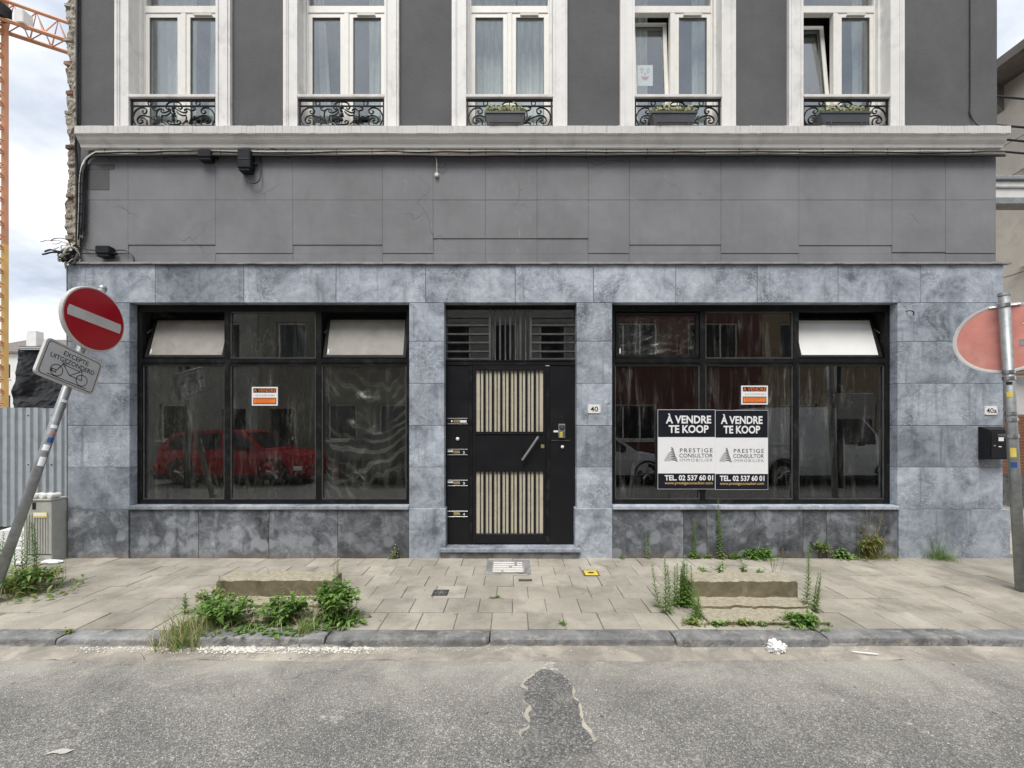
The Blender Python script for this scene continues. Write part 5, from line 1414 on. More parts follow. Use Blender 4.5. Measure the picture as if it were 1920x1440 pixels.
# ---------------------------------------------------------------- concrete blocks on the pavement
def stepped_block(name, x0, x1, yo, label, seed, tall=.222):
    # cross-section (distance back from the kerb, height)
    prof = [(.0, -.01), (.0, .024), (.006, .031), (.208, .036), (.212, .040), (.214, .060), (.220, .066), (.360, .069), (.371, .074), (.374, tall - .012), (.386, tall), (.575, tall + .002), (.596, tall - .02), (.600, -.01)]
    n = 34; m = len(prof); vs = []; fs = []
    for q in range(n + 1):
        t_ = q / n; e = min(q, n - q)
        for (d, z) in prof:
            inset = .045 * (d < .36) * 0 + (.014 if e == 0 else 0)
            x = x0 + (x1 - x0) * t_ + (inset if q == 0 else -inset if q == n else 0) + .006 * mn.noise((d * 9, z * 9, seed + q * .0))
            ch = .010 * mn.noise((x * 7, d * 11, seed)) + .007 * mn.noise((x * 22, d * 31, z * 22 + seed))
            vs.append((x, yo + d + ch * .8, z + (ch if z > 0 else 0) - (.010 if e == 0 and z > .02 else 0)))
    for q in range(n):
        for j in range(m - 1): fs.append((q*m+j, (q+1)*m+j, (q+1)*m+j+1, q*m+j+1))
    fs.append(tuple(range(m))); fs.append(tuple(reversed(range(n*m, n*m+m))))
    return MB().add(vs, fs).build(name, 'mossy_shaded_concrete', label=label, category='concrete block', group='stepped concrete blocks on the pavement')
yb = GY(1172) + .0
stepped_block('concrete_block', 1.57, 2.56, yb, 'stepped concrete block at the kerb right of the door', 3)
stepped_block('concrete_block', -2.66, -1.60, yb + .02, 'mossy concrete block half hidden by weeds left of the door', 8)

# ---------------------------------------------------------------- covers in the pavement
def flat_at(px, py): return (PX(px, GY(py)), GY(py))
x, y = flat_at(1108, 1075)
t = MB().cbox(x - .085, x + .085, y - .085, y + .085, -.02, .0045, .003).build('valve_cover', 'cast_iron', label='small square yellow utility cover in the pavement right of the door', category='utility cover')
MB().cbox(x - .07, x + .07, y - .07, y + .07, .0046, .0075, .002).build('lid', 'cover_yellow', t)
MB().box(x - .03, x + .03, y - .02, y + .02, .0076, .0092).build('emblem', 'print_black', t)
x, y = flat_at(826, 1112)
t = MB().cbox(x - .075, x + .075, y - .075, y + .075, -.02, .005, .003).build('water_cover', 'cast_iron', label='small square black iron cover in the pavement left of the door', category='utility cover')
Pg = Plane((x, y, .0055), (1, 0, 0), (0, 1, 0)); mb = MB(); Pg.ring(mb, (0, 0), .022, .008, .001); 
for a in range(8): Pg.line(mb, (.035 * math.cos(a * .785), .035 * math.sin(a * .785)), (.062 * math.cos(a * .785), .062 * math.sin(a * .785)), .008, .001)
Pg.rect(mb, -.006, .006, -.014, .014, .001); mb.build('lettering', 'galvanised', t)
x0, x1 = PX(912, GY(1063)), PX(994, GY(1063)); y0, y1 = GY(1077), GY(1051)
t = MB().cbox(x0, x1, y0, y1, -.03, .006, .004).build('coal_hatch', 'kerb_stone', label='stone framed hatch with broken white mosaic before the doorstep', category='hatch')
MB().box(x0 + .07, x1 - .07, y0 + .05, y1 - .04, .0061, .008).build('hatch_bed', 'gutter_concrete', t)
nxm, nym = 11, 5
for i in range(nxm):
    for j in range(nym):
        if R.random() < .14: continue
        a = x0 + .08 + i * (x1 - x0 - .17) / nxm; b = y0 + .06 + j * (y1 - y0 - .115) / nym
        MB().box(a + .002, a + .030, b + .002, b + .030, .0081, .0095 + R.uniform(0, .001)).build('mosaic_tile', 'paper_white', t)
x, y = flat_at(985, 1088)
MB().cbox(x - .07, x + .07, y - .022, y + .022, -.01, .005, .004).build('drain_slot', 'cast_iron', label='narrow oval iron slot in the pavement before the door', category='drain')

# ---------------------------------------------------------------- litter
bm = bmesh.new(); bmesh.ops.create_icosphere(bm, subdivisions=4, radius=1)
vs = []
lx, ly = PX(1453, GY(1224, ROADZ)), GY(1224, ROADZ)
for v in bm.verts:
    q = v.co; d = .68 + .45 * abs(mn.noise(q * 1.9)) + .30 * mn.noise(q * 5) + .14 * mn.noise(q * 11)
    vs.append((lx + q.x * .078 * d + .02 * q.x * q.x, ly + q.y * .05 * d, ROADZ + .006 + max(0, (q.z * .055 * d + .038))))
MB().add(vs, [tuple(v.index for v in f.verts) for f in bm.faces]).build('tissue', 'tissue', label='crumpled white tissue in the gutter below the right concrete block', category='litter'); bm.free()
xa_, ya_ = PX(1598, GY(1226, ROADZ)), GY(1226, ROADZ); xb_, yb_ = PX(1647, GY(1231, ROADZ)), GY(1231, ROADZ)
MB().tube([(xa_, ya_, ROADZ + .018), ((xa_+xb_)/2, (ya_+yb_)/2 - .01, ROADZ + .022), (xb_, yb_, ROADZ + .017)], [.003, .006, .004], 5).build('paper_strip', 'tissue', label='thin white strip of litter in the gutter at the right', category='litter')
x, y = PX(100, GY(1418, ROADZ)), GY(1418, ROADZ)
mb = MB().grid(lambda u, v: (x - .06 + .11 * u + .02 * v, y - .012 + .03 * v + .035 * u + .012 * math.sin(u * 5), ROADZ + .006 + .008 * abs(mn.noise((u * 4, v * 3, 1)))), 12, 4)
mb.build('flattened_paper', 'debris', label='flattened pale paper scrap on the road at the lower left', category='litter')
# crumbled plaster along the gutter
mb = MB()
def pebble(mb, x, y, z, r):
    p = [(r,0,0),(-r,0,0),(0,r,0),(0,-r,0),(0,0,r*.8),(0,0,-r*.5)]
    a = R.uniform(0, 6.3); k = [R.uniform(.6, 1.3) for _ in range(6)]
    vs = [(x + k[i]*(q[0]*math.cos(a) - q[1]*math.sin(a)), y + k[i]*(q[0]*math.sin(a) + q[1]*math.cos(a)), z + k[i]*q[2]) for i, q in enumerate(p)]
    mb.add(vs, [(0,2,4),(2,1,4),(1,3,4),(3,0,4),(2,0,5),(1,2,5),(3,1,5),(0,3,5)])
for i in range(2600):
    px = R.choice([R.gauss(480, 90), R.uniform(130, 960), R.uniform(150, 700), R.gauss(640, 50), R.uniform(960, 1900)])
    y = R.choice([R.uniform(-2.03, -1.95), R.gauss(-1.965, .015), R.gauss(-1.96, .012), R.uniform(-2.12, -1.95)])
    if px > 960 and R.random() < .6: continue
    r = R.choice([.002, .003, .004, .005, .007, .010]) * (1.5 if 370 < px < 480 else 1) * (.6 if px > 700 else 1) * (1 if y > -2.03 else .45)
    pebble(mb, PX(px, y), min(y, KF - .012), ROADZ + .008 + r * .2, r)
mb.build('plaster_rubble', 'debris', kind='stuff', label='crumbled white plaster scattered along the gutter', category='rubble')
mb = MB()
for i in range(700):
    y = R.uniform(-1.75, -.03); px = R.uniform(0, 1920)
    pebble(mb, PX(px, y), y, .001, R.choice([.0015, .002, .003, .0035]))
for i in range(900):
    y = R.uniform(-3.3, -2.2); pebble(mb, R.uniform(-4, 4), y, ROADZ + .001, R.choice([.002, .003, .004]))
mb.build('grit', 'debris', kind='stuff', label='loose pale grit strewn over pavement and road', category='grit')

# ---------------------------------------------------------------- plants
def leaf(mb, b, d, L, w, droop=.15, k=None):
    d = Vector(d).normalized(); s = d.cross(Vector((0, 0, 1)))
    s = s.normalized() if s.length > 1e-3 else Vector((1, 0, 0)); up = s.cross(d)
    b = Vector(b); m = b + d * L * .45 + up * L * .06; t = b + d * L - Vector((0, 0, L * droop))
    mb.add([b, m + s * w, t, m - s * w, m - up * w * .35], [(0, 4, 1), (1, 4, 2), (2, 4, 3), (3, 4, 0)], k)
def plant(name, loc, label, cat='weed', grp='weeds growing from the pavement'):
    return root(name, loc, label, cat, grp)
def rnd_dir(elev):
    a = R.uniform(0, 2 * math.pi); return Vector((math.cos(a) * math.cos(elev), math.sin(a) * math.cos(elev), math.sin(elev)))
def fleabane(t, base, h, nst=1, spread=.05, mat='leaf_grey_green', L=.055, dens=110, tipdry=False, lean=(0, 0)):
    st, lf = MB(), MB()
    for i in range(nst):
        hh = h * R.uniform(.75, 1) if i else h
        b = Vector(base) + Vector((R.uniform(-spread, spread), R.uniform(-spread, spread) * .6, 0)) * (1 if i else .2)
        tip = b + Vector((lean[0] + R.uniform(-.06, .06) * hh, lean[1] + R.uniform(-.05, .05) * hh, hh))
        mid = b.lerp(tip, .5) + Vector((R.uniform(-.03, .03) * hh, 0, 0))
        pts = catmull([b, mid, tip], 6); n = len(pts)
        st.tube(pts, [.0035 * (1 - .7 * q / n) for q in range(n)], 5)
        k = int(dens * 1.05 * hh)
        for q in range(k):
            f = (q + R.random()) / k; p = pts[min(n - 1, int(f * (n - 1)))].lerp(pts[min(n - 1, int(f * (n - 1)) + 1)], (f * (n - 1)) % 1)
            a = q * 2.4; el = rad(22 + 30 * f); d = Vector((math.cos(a) * math.cos(el), math.sin(a) * math.cos(el), math.sin(el)))
            l = L * 1.25 * (1.15 - .7 * f) * R.uniform(.7, 1.2)
            leaf(lf, p, d, l, l * .12, .25)
    st.build('stem', 'stem_brown' if tipdry else 'leaf_grey_green', t); lf.build('foliage', mat, t, kind='stuff')
def clump(t, base, rx, ry, h, n, L, w, mats=('leaf_green',), stems=9):
    st = MB(); lf = MB(); tips = []
    for i in range(stems):
        a = R.uniform(0, 6.28); q = R.uniform(.2, 1) ** .6
        b = Vector(base) + Vector((R.uniform(-.25, .25) * rx, R.uniform(-.25, .25) * ry, 0))
        tip = Vector(base) + Vector((rx * q * math.cos(a), ry * q * math.sin(a), h * R.uniform(.45, 1) * (1.05 - .45 * q)))
        pts = catmull([b, b.lerp(tip, .5) + Vector((0, 0, .12 * h)), tip], 5); st.tube(pts, [.003 - .0015 * j / len(pts) for j in range(len(pts))], 4); tips.append(pts)
    for i in range(n):
        pts = R.choice(tips); f = R.random() ** .6; p = pts[int(f * (len(pts) - 1))]
        p = p + Vector((R.gauss(0, .10) * rx, R.gauss(0, .10) * ry, R.gauss(0, .05) * h)); p.z = max(p.z, base[2] + .004)
        if R.random() < .16:
            a = R.uniform(0, 6.28); q = R.uniform(.7, 1.45); p = Vector((base[0] + rx * q * math.cos(a), base[1] + ry * q * math.sin(a), base[2] + R.uniform(.004, .03)))
        l = L * R.choice([.5, .7, .85, 1, 1.15, 1.4]) * R.uniform(.8, 1.15); leaf(lf, p, rnd_dir(rad(R.uniform(-15, 60))), l, l * w, R.uniform(.1, .45), R.randrange(len(mats)))
    st.build('stem', 'stem_brown', t); lf.build('foliage', list(mats) if len(mats) > 1 else mats[0], t, kind='stuff')
def blades(t, base, r, h, n, mats=('straw', 'leaf_green'), w=.003, spread=.7, name='blades'):
    lf = MB()
    for i in range(n):
        b = Vector(base) + Vector((R.gauss(0, r * .3), R.gauss(0, r * .22), 0)); a = R.uniform(0, 6.28); o = R.random() ** .7 * spread
        l = h * R.uniform(.5, 1.1); d = Vector((math.cos(a) * o, math.sin(a) * o * .6, 1)).normalized(); pr = None; k = R.randrange(len(mats)); s = Vector((-math.sin(a), math.cos(a), 0)); p = b; P_ = []
        for q in range(5):
            f = q / 4; ww = w * (1 - f) + .0004; P_ += [p - s * ww, p + s * ww]; p = p + d * l / 4; d = (d + Vector((math.cos(a) * .22 * o, math.sin(a) * .2 * o, -.16 * o - .03))).normalized()
        zz = base[2]
        P_ = [Vector((v.x, v.y, max(v.z, zz + .003))) for v in P_]
        lf.add(P_, [(2*q, 2*q+1, 2*q+3, 2*q+2) for q in range(4)], k)
    lf.build(name, list(mats) if len(mats) > 1 else mats[0], t, kind='stuff')
def dry_stalks(t, base, h, n, heads=True, mat='stem_brown', head='straw', sp=.25):
    st, hd = MB(), MB()
    for i in range(n):
        b = Vector(base) + Vector((R.gauss(0, .015), R.gauss(0, .01), 0)); hh = h * R.uniform(.55, 1); tip = b + Vector((R.uniform(-sp, sp) * hh, R.uniform(-sp, sp) * .5 * hh, hh))
        pts = catmull([b, b.lerp(tip, .5) + Vector((R.uniform(-.04, .04) * hh, 0, .03 * hh)), tip], 4); st.tube(pts, .0017, 4)
        for q in range(7 if heads else 2):
            f = R.uniform(.5, 1); p = b.lerp(tip, f); leaf(hd, p, rnd_dir(rad(R.uniform(10, 70))), R.uniform(.008, .02), .003)
    st.build('stem', mat, t); hd.build('seed_heads', head, t, kind='stuff')
def GP(px, py, z=0): y = GY(py, z); return (PX(px, y), y, z)

# beside the left concrete block
b = GP(410, 1136); fleabane(plant('fleabane', b, 'slim upright weed at the left end of the left concrete block'), b, .27, 1, dens=200, L=.045)
b = GP(347, 1150); t = plant('fleabane', b, 'short green sprig standing alone left of the left block'); fleabane(t, b, .17, 2, .03, 'leaf_green', .05, 190)
b = GP(352, 1188); t = plant('grass_tuft', b, 'dry yellow grass tuft spilling over the kerb left of the block', 'grass tuft'); blades(t, b, .30, .22, 170, ('straw', 'straw', 'leaf_yellow', 'leaf_green')); 
b2 = GP(340, 1212, ROADZ); t = plant('grass_tuft', b2, 'green grass tuft rooted in the gutter below the dry grass', 'grass tuft'); blades(t, b2, .26, .17, 280, ('leaf_green', 'leaf_yellow', 'straw'))
b = GP(432, 1172); t = plant('leafy_weed', b, 'low spreading green leafy weed before the left block, left clump'); clump(t, b, .27, .16, .29, 1050, .044, .33, ('leaf_green', 'leaf_dark', 'leaf_green'), 26); blades(t, b, .5, .24, 60, ('straw', 'leaf_green'), .0025, 1.1); dry_stalks(t, b, .34, 4)
b = GP(400, 1150); t = plant('leafy_weed', b, 'yellowish green weed at the left corner of the left block'); clump(t, b, .17, .10, .27, 420, .05, .18, ('leaf_green', 'leaf_yellow'), 10)
b = GP(533, 1172); t = plant('leafy_weed', b, 'bushy green weed before the middle of the left concrete block'); clump(t, b, .23, .15, .33, 850, .046, .33, ('leaf_green', 'leaf_dark', 'leaf_green'), 24); blades(t, b, .4, .26, 50, ('straw', 'leaf_green'), .0025, 1.2); dry_stalks(t, b, .36, 4)
b = GP(628, 1166); t = plant('leafy_weed', b, 'tall dark green leafy weed at the right end of the left block'); clump(t, b, .19, .13, .43, 1050, .05, .30, ('leaf_dark', 'leaf_green', 'leaf_green'), 26); blades(t, b, .3, .36, 50, ('leaf_green', 'straw'), .003, .8)
b = GP(575, 1186); t = plant('leafy_weed', b, 'thin straggly weed between the two bushy clumps of the left block'); blades(t, b, .12, .16, 60, ('leaf_green', 'straw'), .003)
b = GP(566, 1206, ROADZ); t = plant('leafy_weed', b, 'small tuft hanging in the gutter below the left block'); clump(t, b, .05, .04, .13, 90, .03, .2, ('leaf_yellow', 'leaf_green'), 6)
b = GP(480, 1206, ROADZ); t = plant('leafy_weed', b, 'small leafy weeds at the kerb foot below the left clump'); clump(t, b, .16, .04, .10, 150, .028, .35, ('leaf_dark', 'leaf_green'), 9)
b = GP(515, 1116); dry_stalks(plant('dry_stalks', b, 'three dry stalks rising behind the middle of the left block'), b, .33, 3)
b = GP(632, 1120); dry_stalks(plant('dry_stalks', b, 'dry brown stalks rising behind the right end of the left block'), b, .42, 6, sp=.12)
b = GP(645, 1168); t = plant('leafy_weed', b, 'long pointed leaves splaying right from the tall dark weed'); clump(t, b, .14, .08, .10, 60, .10, .10, ('leaf_green',), 6)
# around the right concrete block
b = GP(1248, 1150); fleabane(plant('fleabane', b, 'tall grey-green weed left of the right concrete block'), b, .47, 2, .03, dens=190)
b = GP(1236, 1140); fleabane(plant('fleabane', b, 'thin leaning weed furthest left of the right block'), b, .38, 1, .02, dens=150, lean=(-.08, 0))
b = GP(1278, 1136); t = plant('fleabane', b, 'dense bushy green weed against the left end of the right block'); fleabane(t, b, .40, 9, .08, 'leaf_green', .055, 170)
b = GP(1304, 1160); fleabane(plant('fleabane', b, 'short narrow-leaved weed before the left end of the right block'), b, .28, 3, .04, 'leaf_green', .045, 180)
b = GP(1300, 1170); t = plant('leafy_weed', b, 'creeping low weed at the front left corner of the right block'); clump(t, b, .09, .07, .06, 160, .028, .35, ('leaf_green', 'leaf_yellow'), 8)
for px, h, lab in ((1323, .16, 'leftmost of the low leafy weeds behind the right block'), (1352, .20, 'second low leafy weed behind the right block'), (1394, .18, 'middle leafy weed behind the right block'), (1425, .14, 'fourth low weed behind the right block')):
    b = GP(px, 1083); t = plant('leafy_weed', b, lab); clump(t, b, .07, .04, h, 90, .035, .28, ('leaf_green', 'leaf_grey_green'), 7)
b = GP(1450, 1082); dry_stalks(plant('dry_stalks', b, 'dry bent stalks behind the right half of the right block'), b, .22, 7)
b = GP(1512, 1146); fleabane(plant('fleabane', b, 'tallest slim weed at the right end of the right block'), b, .58, 1, .02, 'leaf_green', .05, 230)
b = GP(1524, 1146); t = plant('fleabane', b, 'wide feathery weed leaning right of the right block'); fleabane(t, b, .34, 4, .06, 'leaf_grey_green', .04, 190, lean=(.05, 0))
b = GP(1503, 1172); t = plant('leafy_weed', b, 'low leafy weed at the front right corner of the right block'); clump(t, b, .17, .08, .13, 480, .038, .30, ('leaf_green', 'leaf_dark'), 12)
b = GP(1395, 1172); t = plant('leafy_weed', b, 'small weeds along the front edge of the right block, middle'); clump(t, b, .10, .025, .06, 120, .025, .35, ('leaf_green', 'leaf_yellow'), 8)
b = GP(1345, 1173); t = plant('leafy_weed', b, 'tiny weed at the front edge of the right block, left'); clump(t, b, .06, .025, .05, 80, .025, .35, ('leaf_green',), 6)
b = GP(1428, 1174); t = plant('leafy_weed', b, 'tiny pale weed at the front edge of the right block, right of middle'); clump(t, b, .04, .02, .05, 50, .025, .3, ('leaf_grey_green',), 5)
# along the foot of the facade
W0 = lambda px: (PX(px, -.035), -.035, 0)
b = W0(1215); t = plant('fleabane', b, 'sparse dry weed at the wall left of the tall wall weeds'); fleabane(t, b, .34, 2, .03, 'leaf_grey_green', .04, 70); 
b = W0(1301); t = plant('fleabane', b, 'slender green weed at the wall below the left agency poster'); fleabane(t, b, .48, 1, .02, 'leaf_green', .045, 200); clump(t, b, .10, .03, .08, 120, .035, .3, ('leaf_green',), 7)
b = W0(1352); t = plant('fleabane', b, 'tallest weed at the wall, reaching above the window sill'); fleabane(t, b, .70, 2, .03, 'leaf_grey_green', .05, 170); clump(t, b, .06, .03, .10, 60, .03, .3, ('leaf_rusty', 'leaf_green'), 6)
b = W0(1328); t = plant('leafy_weed', b, 'tiny round weed at the wall between the two tallest weeds'); clump(t, b, .04, .03, .06, 70, .026, .4, ('leaf_green',), 6)
b = W0(1377); t = plant('leafy_weed', b, 'small leafy weed at the wall just right of the tallest weed'); clump(t, b, .07, .03, .08, 100, .03, .4, ('leaf_green',), 8)
b = W0(1420); t = plant('leafy_weed', b, 'broad rosette of toothed leaves with a flower stalk at the wall'); clump(t, b, .20, .07, .15, 380, .07, .16, ('leaf_dark', 'leaf_green'), 14); dry_stalks(t, b, .30, 2, mat='leaf_grey_green', head='petal')
b = W0(1466); dry_stalks(plant('dry_stalks', b, 'dry drooping stalks at the wall right of the leaf rosette'), b, .16, 3, sp=.6)
b = W0(1541); t = plant('leafy_weed', b, 'yellowing bunched weed on a short stem at the wall'); clump(t, (b[0], b[1], .08), .10, .05, .19, 420, .034, .25, ('leaf_yellow', 'leaf_green'), 10); dry_stalks(t, b, .12, 3, False)
b = W0(1583); t = plant('leafy_weed', b, 'round green weed at the wall left of the rusty bush'); clump(t, b, .12, .05, .15, 280, .045, .3, ('leaf_green', 'leaf_grey_green'), 10)
b = W0(1632); t = plant('wild_bush', b, 'large rusty brown and green dry bush at the wall'); clump(t, b, .22, .09, .44, 900, .055, .10, ('leaf_rusty', 'leaf_yellow', 'leaf_green'), 22); dry_stalks(t, b, .62, 26, sp=.35); blades(t, b, .2, .28, 130, ('leaf_rusty', 'leaf_yellow'), .002)
b = W0(1757); t = plant('wild_bush', b, 'fine feathery green weed at the foot of the right pillar'); blades(t, b, .25, .22, 330, ('leaf_green', 'leaf_grey_green'), .0016, 1.5); dry_stalks(t, b, .38, 9, mat='leaf_grey_green', head='leaf_green', sp=.35)
b = W0(741); t = plant('leafy_weed', b, 'pale small weed at the wall left of the doorstep'); clump(t, b, .05, .03, .22, 50, .028, .25, ('leaf_grey_green',), 5); clump(t, b, .06, .03, .06, 50, .03, .3, ('leaf_green', 'leaf_rusty'), 5)
b = W0(1166); t = plant('leafy_weed', b, 'tiny weed at the wall just right of the doorstep pillar'); clump(t, b, .03, .02, .04, 40, .022, .4, ('leaf_green',), 5)
b = GP(1055, 1172); t = plant('leafy_weed', b, 'tiny weed in a paving joint near the kerb below the door'); clump(t, b, .03, .03, .05, 40, .022, .35, ('leaf_green',), 5)
b = GP(930, 1122); t = plant('moss_tuft', b, 'tiny moss tuft in a paving joint before the door'); clump(t, b, .05, .02, .025, 60, .018, .35, ('leaf_green',), 5)
b = GP(126, 1186); t = plant('moss_tuft', b, 'flat green moss tuft on the kerb at the left'); clump(t, b, .06, .03, .02, 110, .02, .3, ('leaf_green', 'leaf_yellow'), 6)
# round the leaning pole
b = (-4.78, -1.05, 0); t = plant('wild_bush', b, 'wide tangle of weeds round the foot of the leaning pole'); clump(t, b, .42, .26, .30, 1000, .07, .18, ('leaf_green', 'leaf_dark', 'leaf_yellow'), 22); blades(t, b, .55, .26, 260, ('straw', 'leaf_yellow', 'leaf_green'), .003, 1.4)
b = (-5.02, -.75, 0); t = plant('fleabane', b, 'tall feathery weed between the leaning pole and the cabinet'); fleabane(t, b, .62, 5, .09, 'leaf_green', .06, 130)
b = (-5.30, -.72, 0); t = plant('fleabane', b, 'feathery weed left of the pole before the white foam'); fleabane(t, b, .48, 4, .10, 'leaf_grey_green', .06, 130)

# planters on the cornice
for i, (px0, px1, lab) in ((2, (910, 984, 'dark grey planter of pale flowers below the middle upper window')), (3, (1222, 1306, 'dark grey planter of pale flowers below the fourth upper window')), (4, (1538, 1632, 'dark grey planter of pale flowers below the rightmost upper window'))):
    Yp = -.075; x0, x1 = PX(px0, Yp - .05), PX(px1, Yp - .05); z0, z1 = 5.146, 5.30; xm = (x0 + x1) / 2; hw = (x1 - x0) / 2
    t = root('flower_planter', (xm, Yp, z0), lab, 'planter', 'flower planters on the cornice')
    w0, w1, d0, d1 = hw * .86, hw, .046, .062; vs = []
    for (w, d, z) in ((w0, d0, z0), (w1, d1, z1 - .02), (w1 + .008, d1 + .008, z1 - .02), (w1 + .008, d1 + .008, z1), (w1 - .006, d1 - .006, z1), (w1 - .008, d1 - .008, z1 - .03)):
        vs += [(xm - w, Yp - d, z), (xm + w, Yp - d, z), (xm + w, Yp + d, z), (xm - w, Yp + d, z)]
    fs = [(0, 3, 2, 1)] + [(4*k+j, 4*k+(j+1)%4, 4*k+4+(j+1)%4, 4*k+4+j) for k in range(5) for j in range(4)] + [(20, 21, 22, 23)]
    MB().add(vs, fs).build('box', 'planter_grey', t)
    for sx in (-.6, .6): MB().tube([(xm + sx * hw, Yp - .064, z0 + .0), (xm + sx * hw, Yp - .070, z0 + .05)], .005, 5).build('hook', 'grey_iron', t)
    MB().tube([(xm - hw * .8, Yp - .064, z0 + .02), (xm + hw * .8, Yp - .064, z0 + .02)], .005, 5).build('holder', 'black_iron', t)
    lf, fl = MB(), MB()
    for q in range(620):
        p = Vector((xm + R.uniform(-1, 1) * hw * 1.0, Yp + R.gauss(0, .03), z1 - .02 + R.uniform(0, .095))); leaf(lf, p, rnd_dir(rad(R.uniform(0, 70))), R.uniform(.018, .035), .006, .2, R.randrange(2))
    for q in range(60):
        u = R.uniform(-1, 1); p = Vector((xm + u * hw, Yp - .01 + R.gauss(0, .03), z1 + .065 + R.uniform(-.05, .035) - .02 * u * u))
        for k in range(5):
            a = k * 1.257; leaf(fl, p, Vector((math.cos(a), -.5, math.sin(a) * .8 + .3)), .024, .0085, 0)
    lf.build('foliage', ['leaf_dark', 'leaf_yellow'], t, kind='stuff'); fl.build('flowers', 'petal', t, kind='stuff')

# ================================================================ BEYOND: crane, far house, house across the side street
t = root('tower_crane', (-32.7, 20.7, 0), 'orange lattice tower crane rising behind the hoarding at the left', 'crane')
mx0, mx1, my0, my1 = -33.5, -31.95, 19.9, 21.45
for (x, y) in ((mx0, my0), (mx1, my0), (mx1, my1), (mx0, my1)):
    MB().box(x - .11, x + .11, y - .11, y + .11, -.3, 13.0).build('mast_leg', 'crane_yellow', t); MB().box(x - .11, x + .11, y - .11, y + .11, 13.0, 31).build('mast_leg', 'crane_orange', t)
mb = MB(); z = 0; k = 0
cor_ = [(mx0, my0), (mx1, my0), (mx1, my1), (mx0, my1)]
while z < 30:
    for q in range(4):
        a, b_ = cor_[q], cor_[(q + 1) % 4]
        if k % 2: a, b_ = b_, a
        mb.tube([(*a, z), (*b_, z + .75)], .05, 5); mb.tube([(*a, z + .75), (*b_, z + .75)], .035, 5)
    z += .75; k += 1
mb.build('mast_lattice', 'crane_orange', t)
jd = Vector((.86, .51, 0)).normalized(); jn = Vector((-jd.y, jd.x, 0)); jo = Vector((-32.7, 20.7, 26.6))
for sgn in (-1, 1): MB().tube([jo + jn * sgn * .6 - jd * 8, jo + jn * sgn * .6 + jd * 32], .12, 6).build('jib_chord', 'crane_orange', t)
MB().tube([jo + Vector((0, 0, 1.6)) - jd * 2, jo + Vector((0, 0, 1.5)) + jd * 32], .10, 6).build('jib_chord', 'crane_orange', t)
mb = MB()
for q in range(32):
    p = jo + jd * q; 
    for sgn in (-1, 1): mb.tube([p + jn * sgn * .6, p + jd * .5 + Vector((0, 0, 1.55)), p + jd + jn * sgn * .6], .045, 5)
    mb.tube([p + jn * .6, p + jd - jn * .6], .035, 4)
mb.build('jib_lattice', 'crane_orange', t)
MB().cbox(-33.4, -32.0, 20.0, 21.4, 27.0, 28.2, .05).build('slewing_unit', 'crane_yellow', t)
cb_ = jo + jd * 2.0 + Vector((0, 0, -.1))
for q, m in enumerate(('black_plastic', 'house_white')):
    c_ = jo + jd * (1.2 + q * .9) - jn * .5; MB().cbox(c_.x - .28, c_.x + .28, c_.y - .3, c_.y + .3, c_.z + .05, c_.z + .9, .04).build('winch_box', m, t)
MB().tube([jo + Vector((0, 0, 6)), jo + jd * 20 + Vector((0, 0, 1.6))], .04, 5).build('tie_bar', 'crane_orange', t)
MB().cbox(-34.8, -30.6, 18.6, 22.8, -.3, .25, .03).build('base', 'ground_dirt', t)

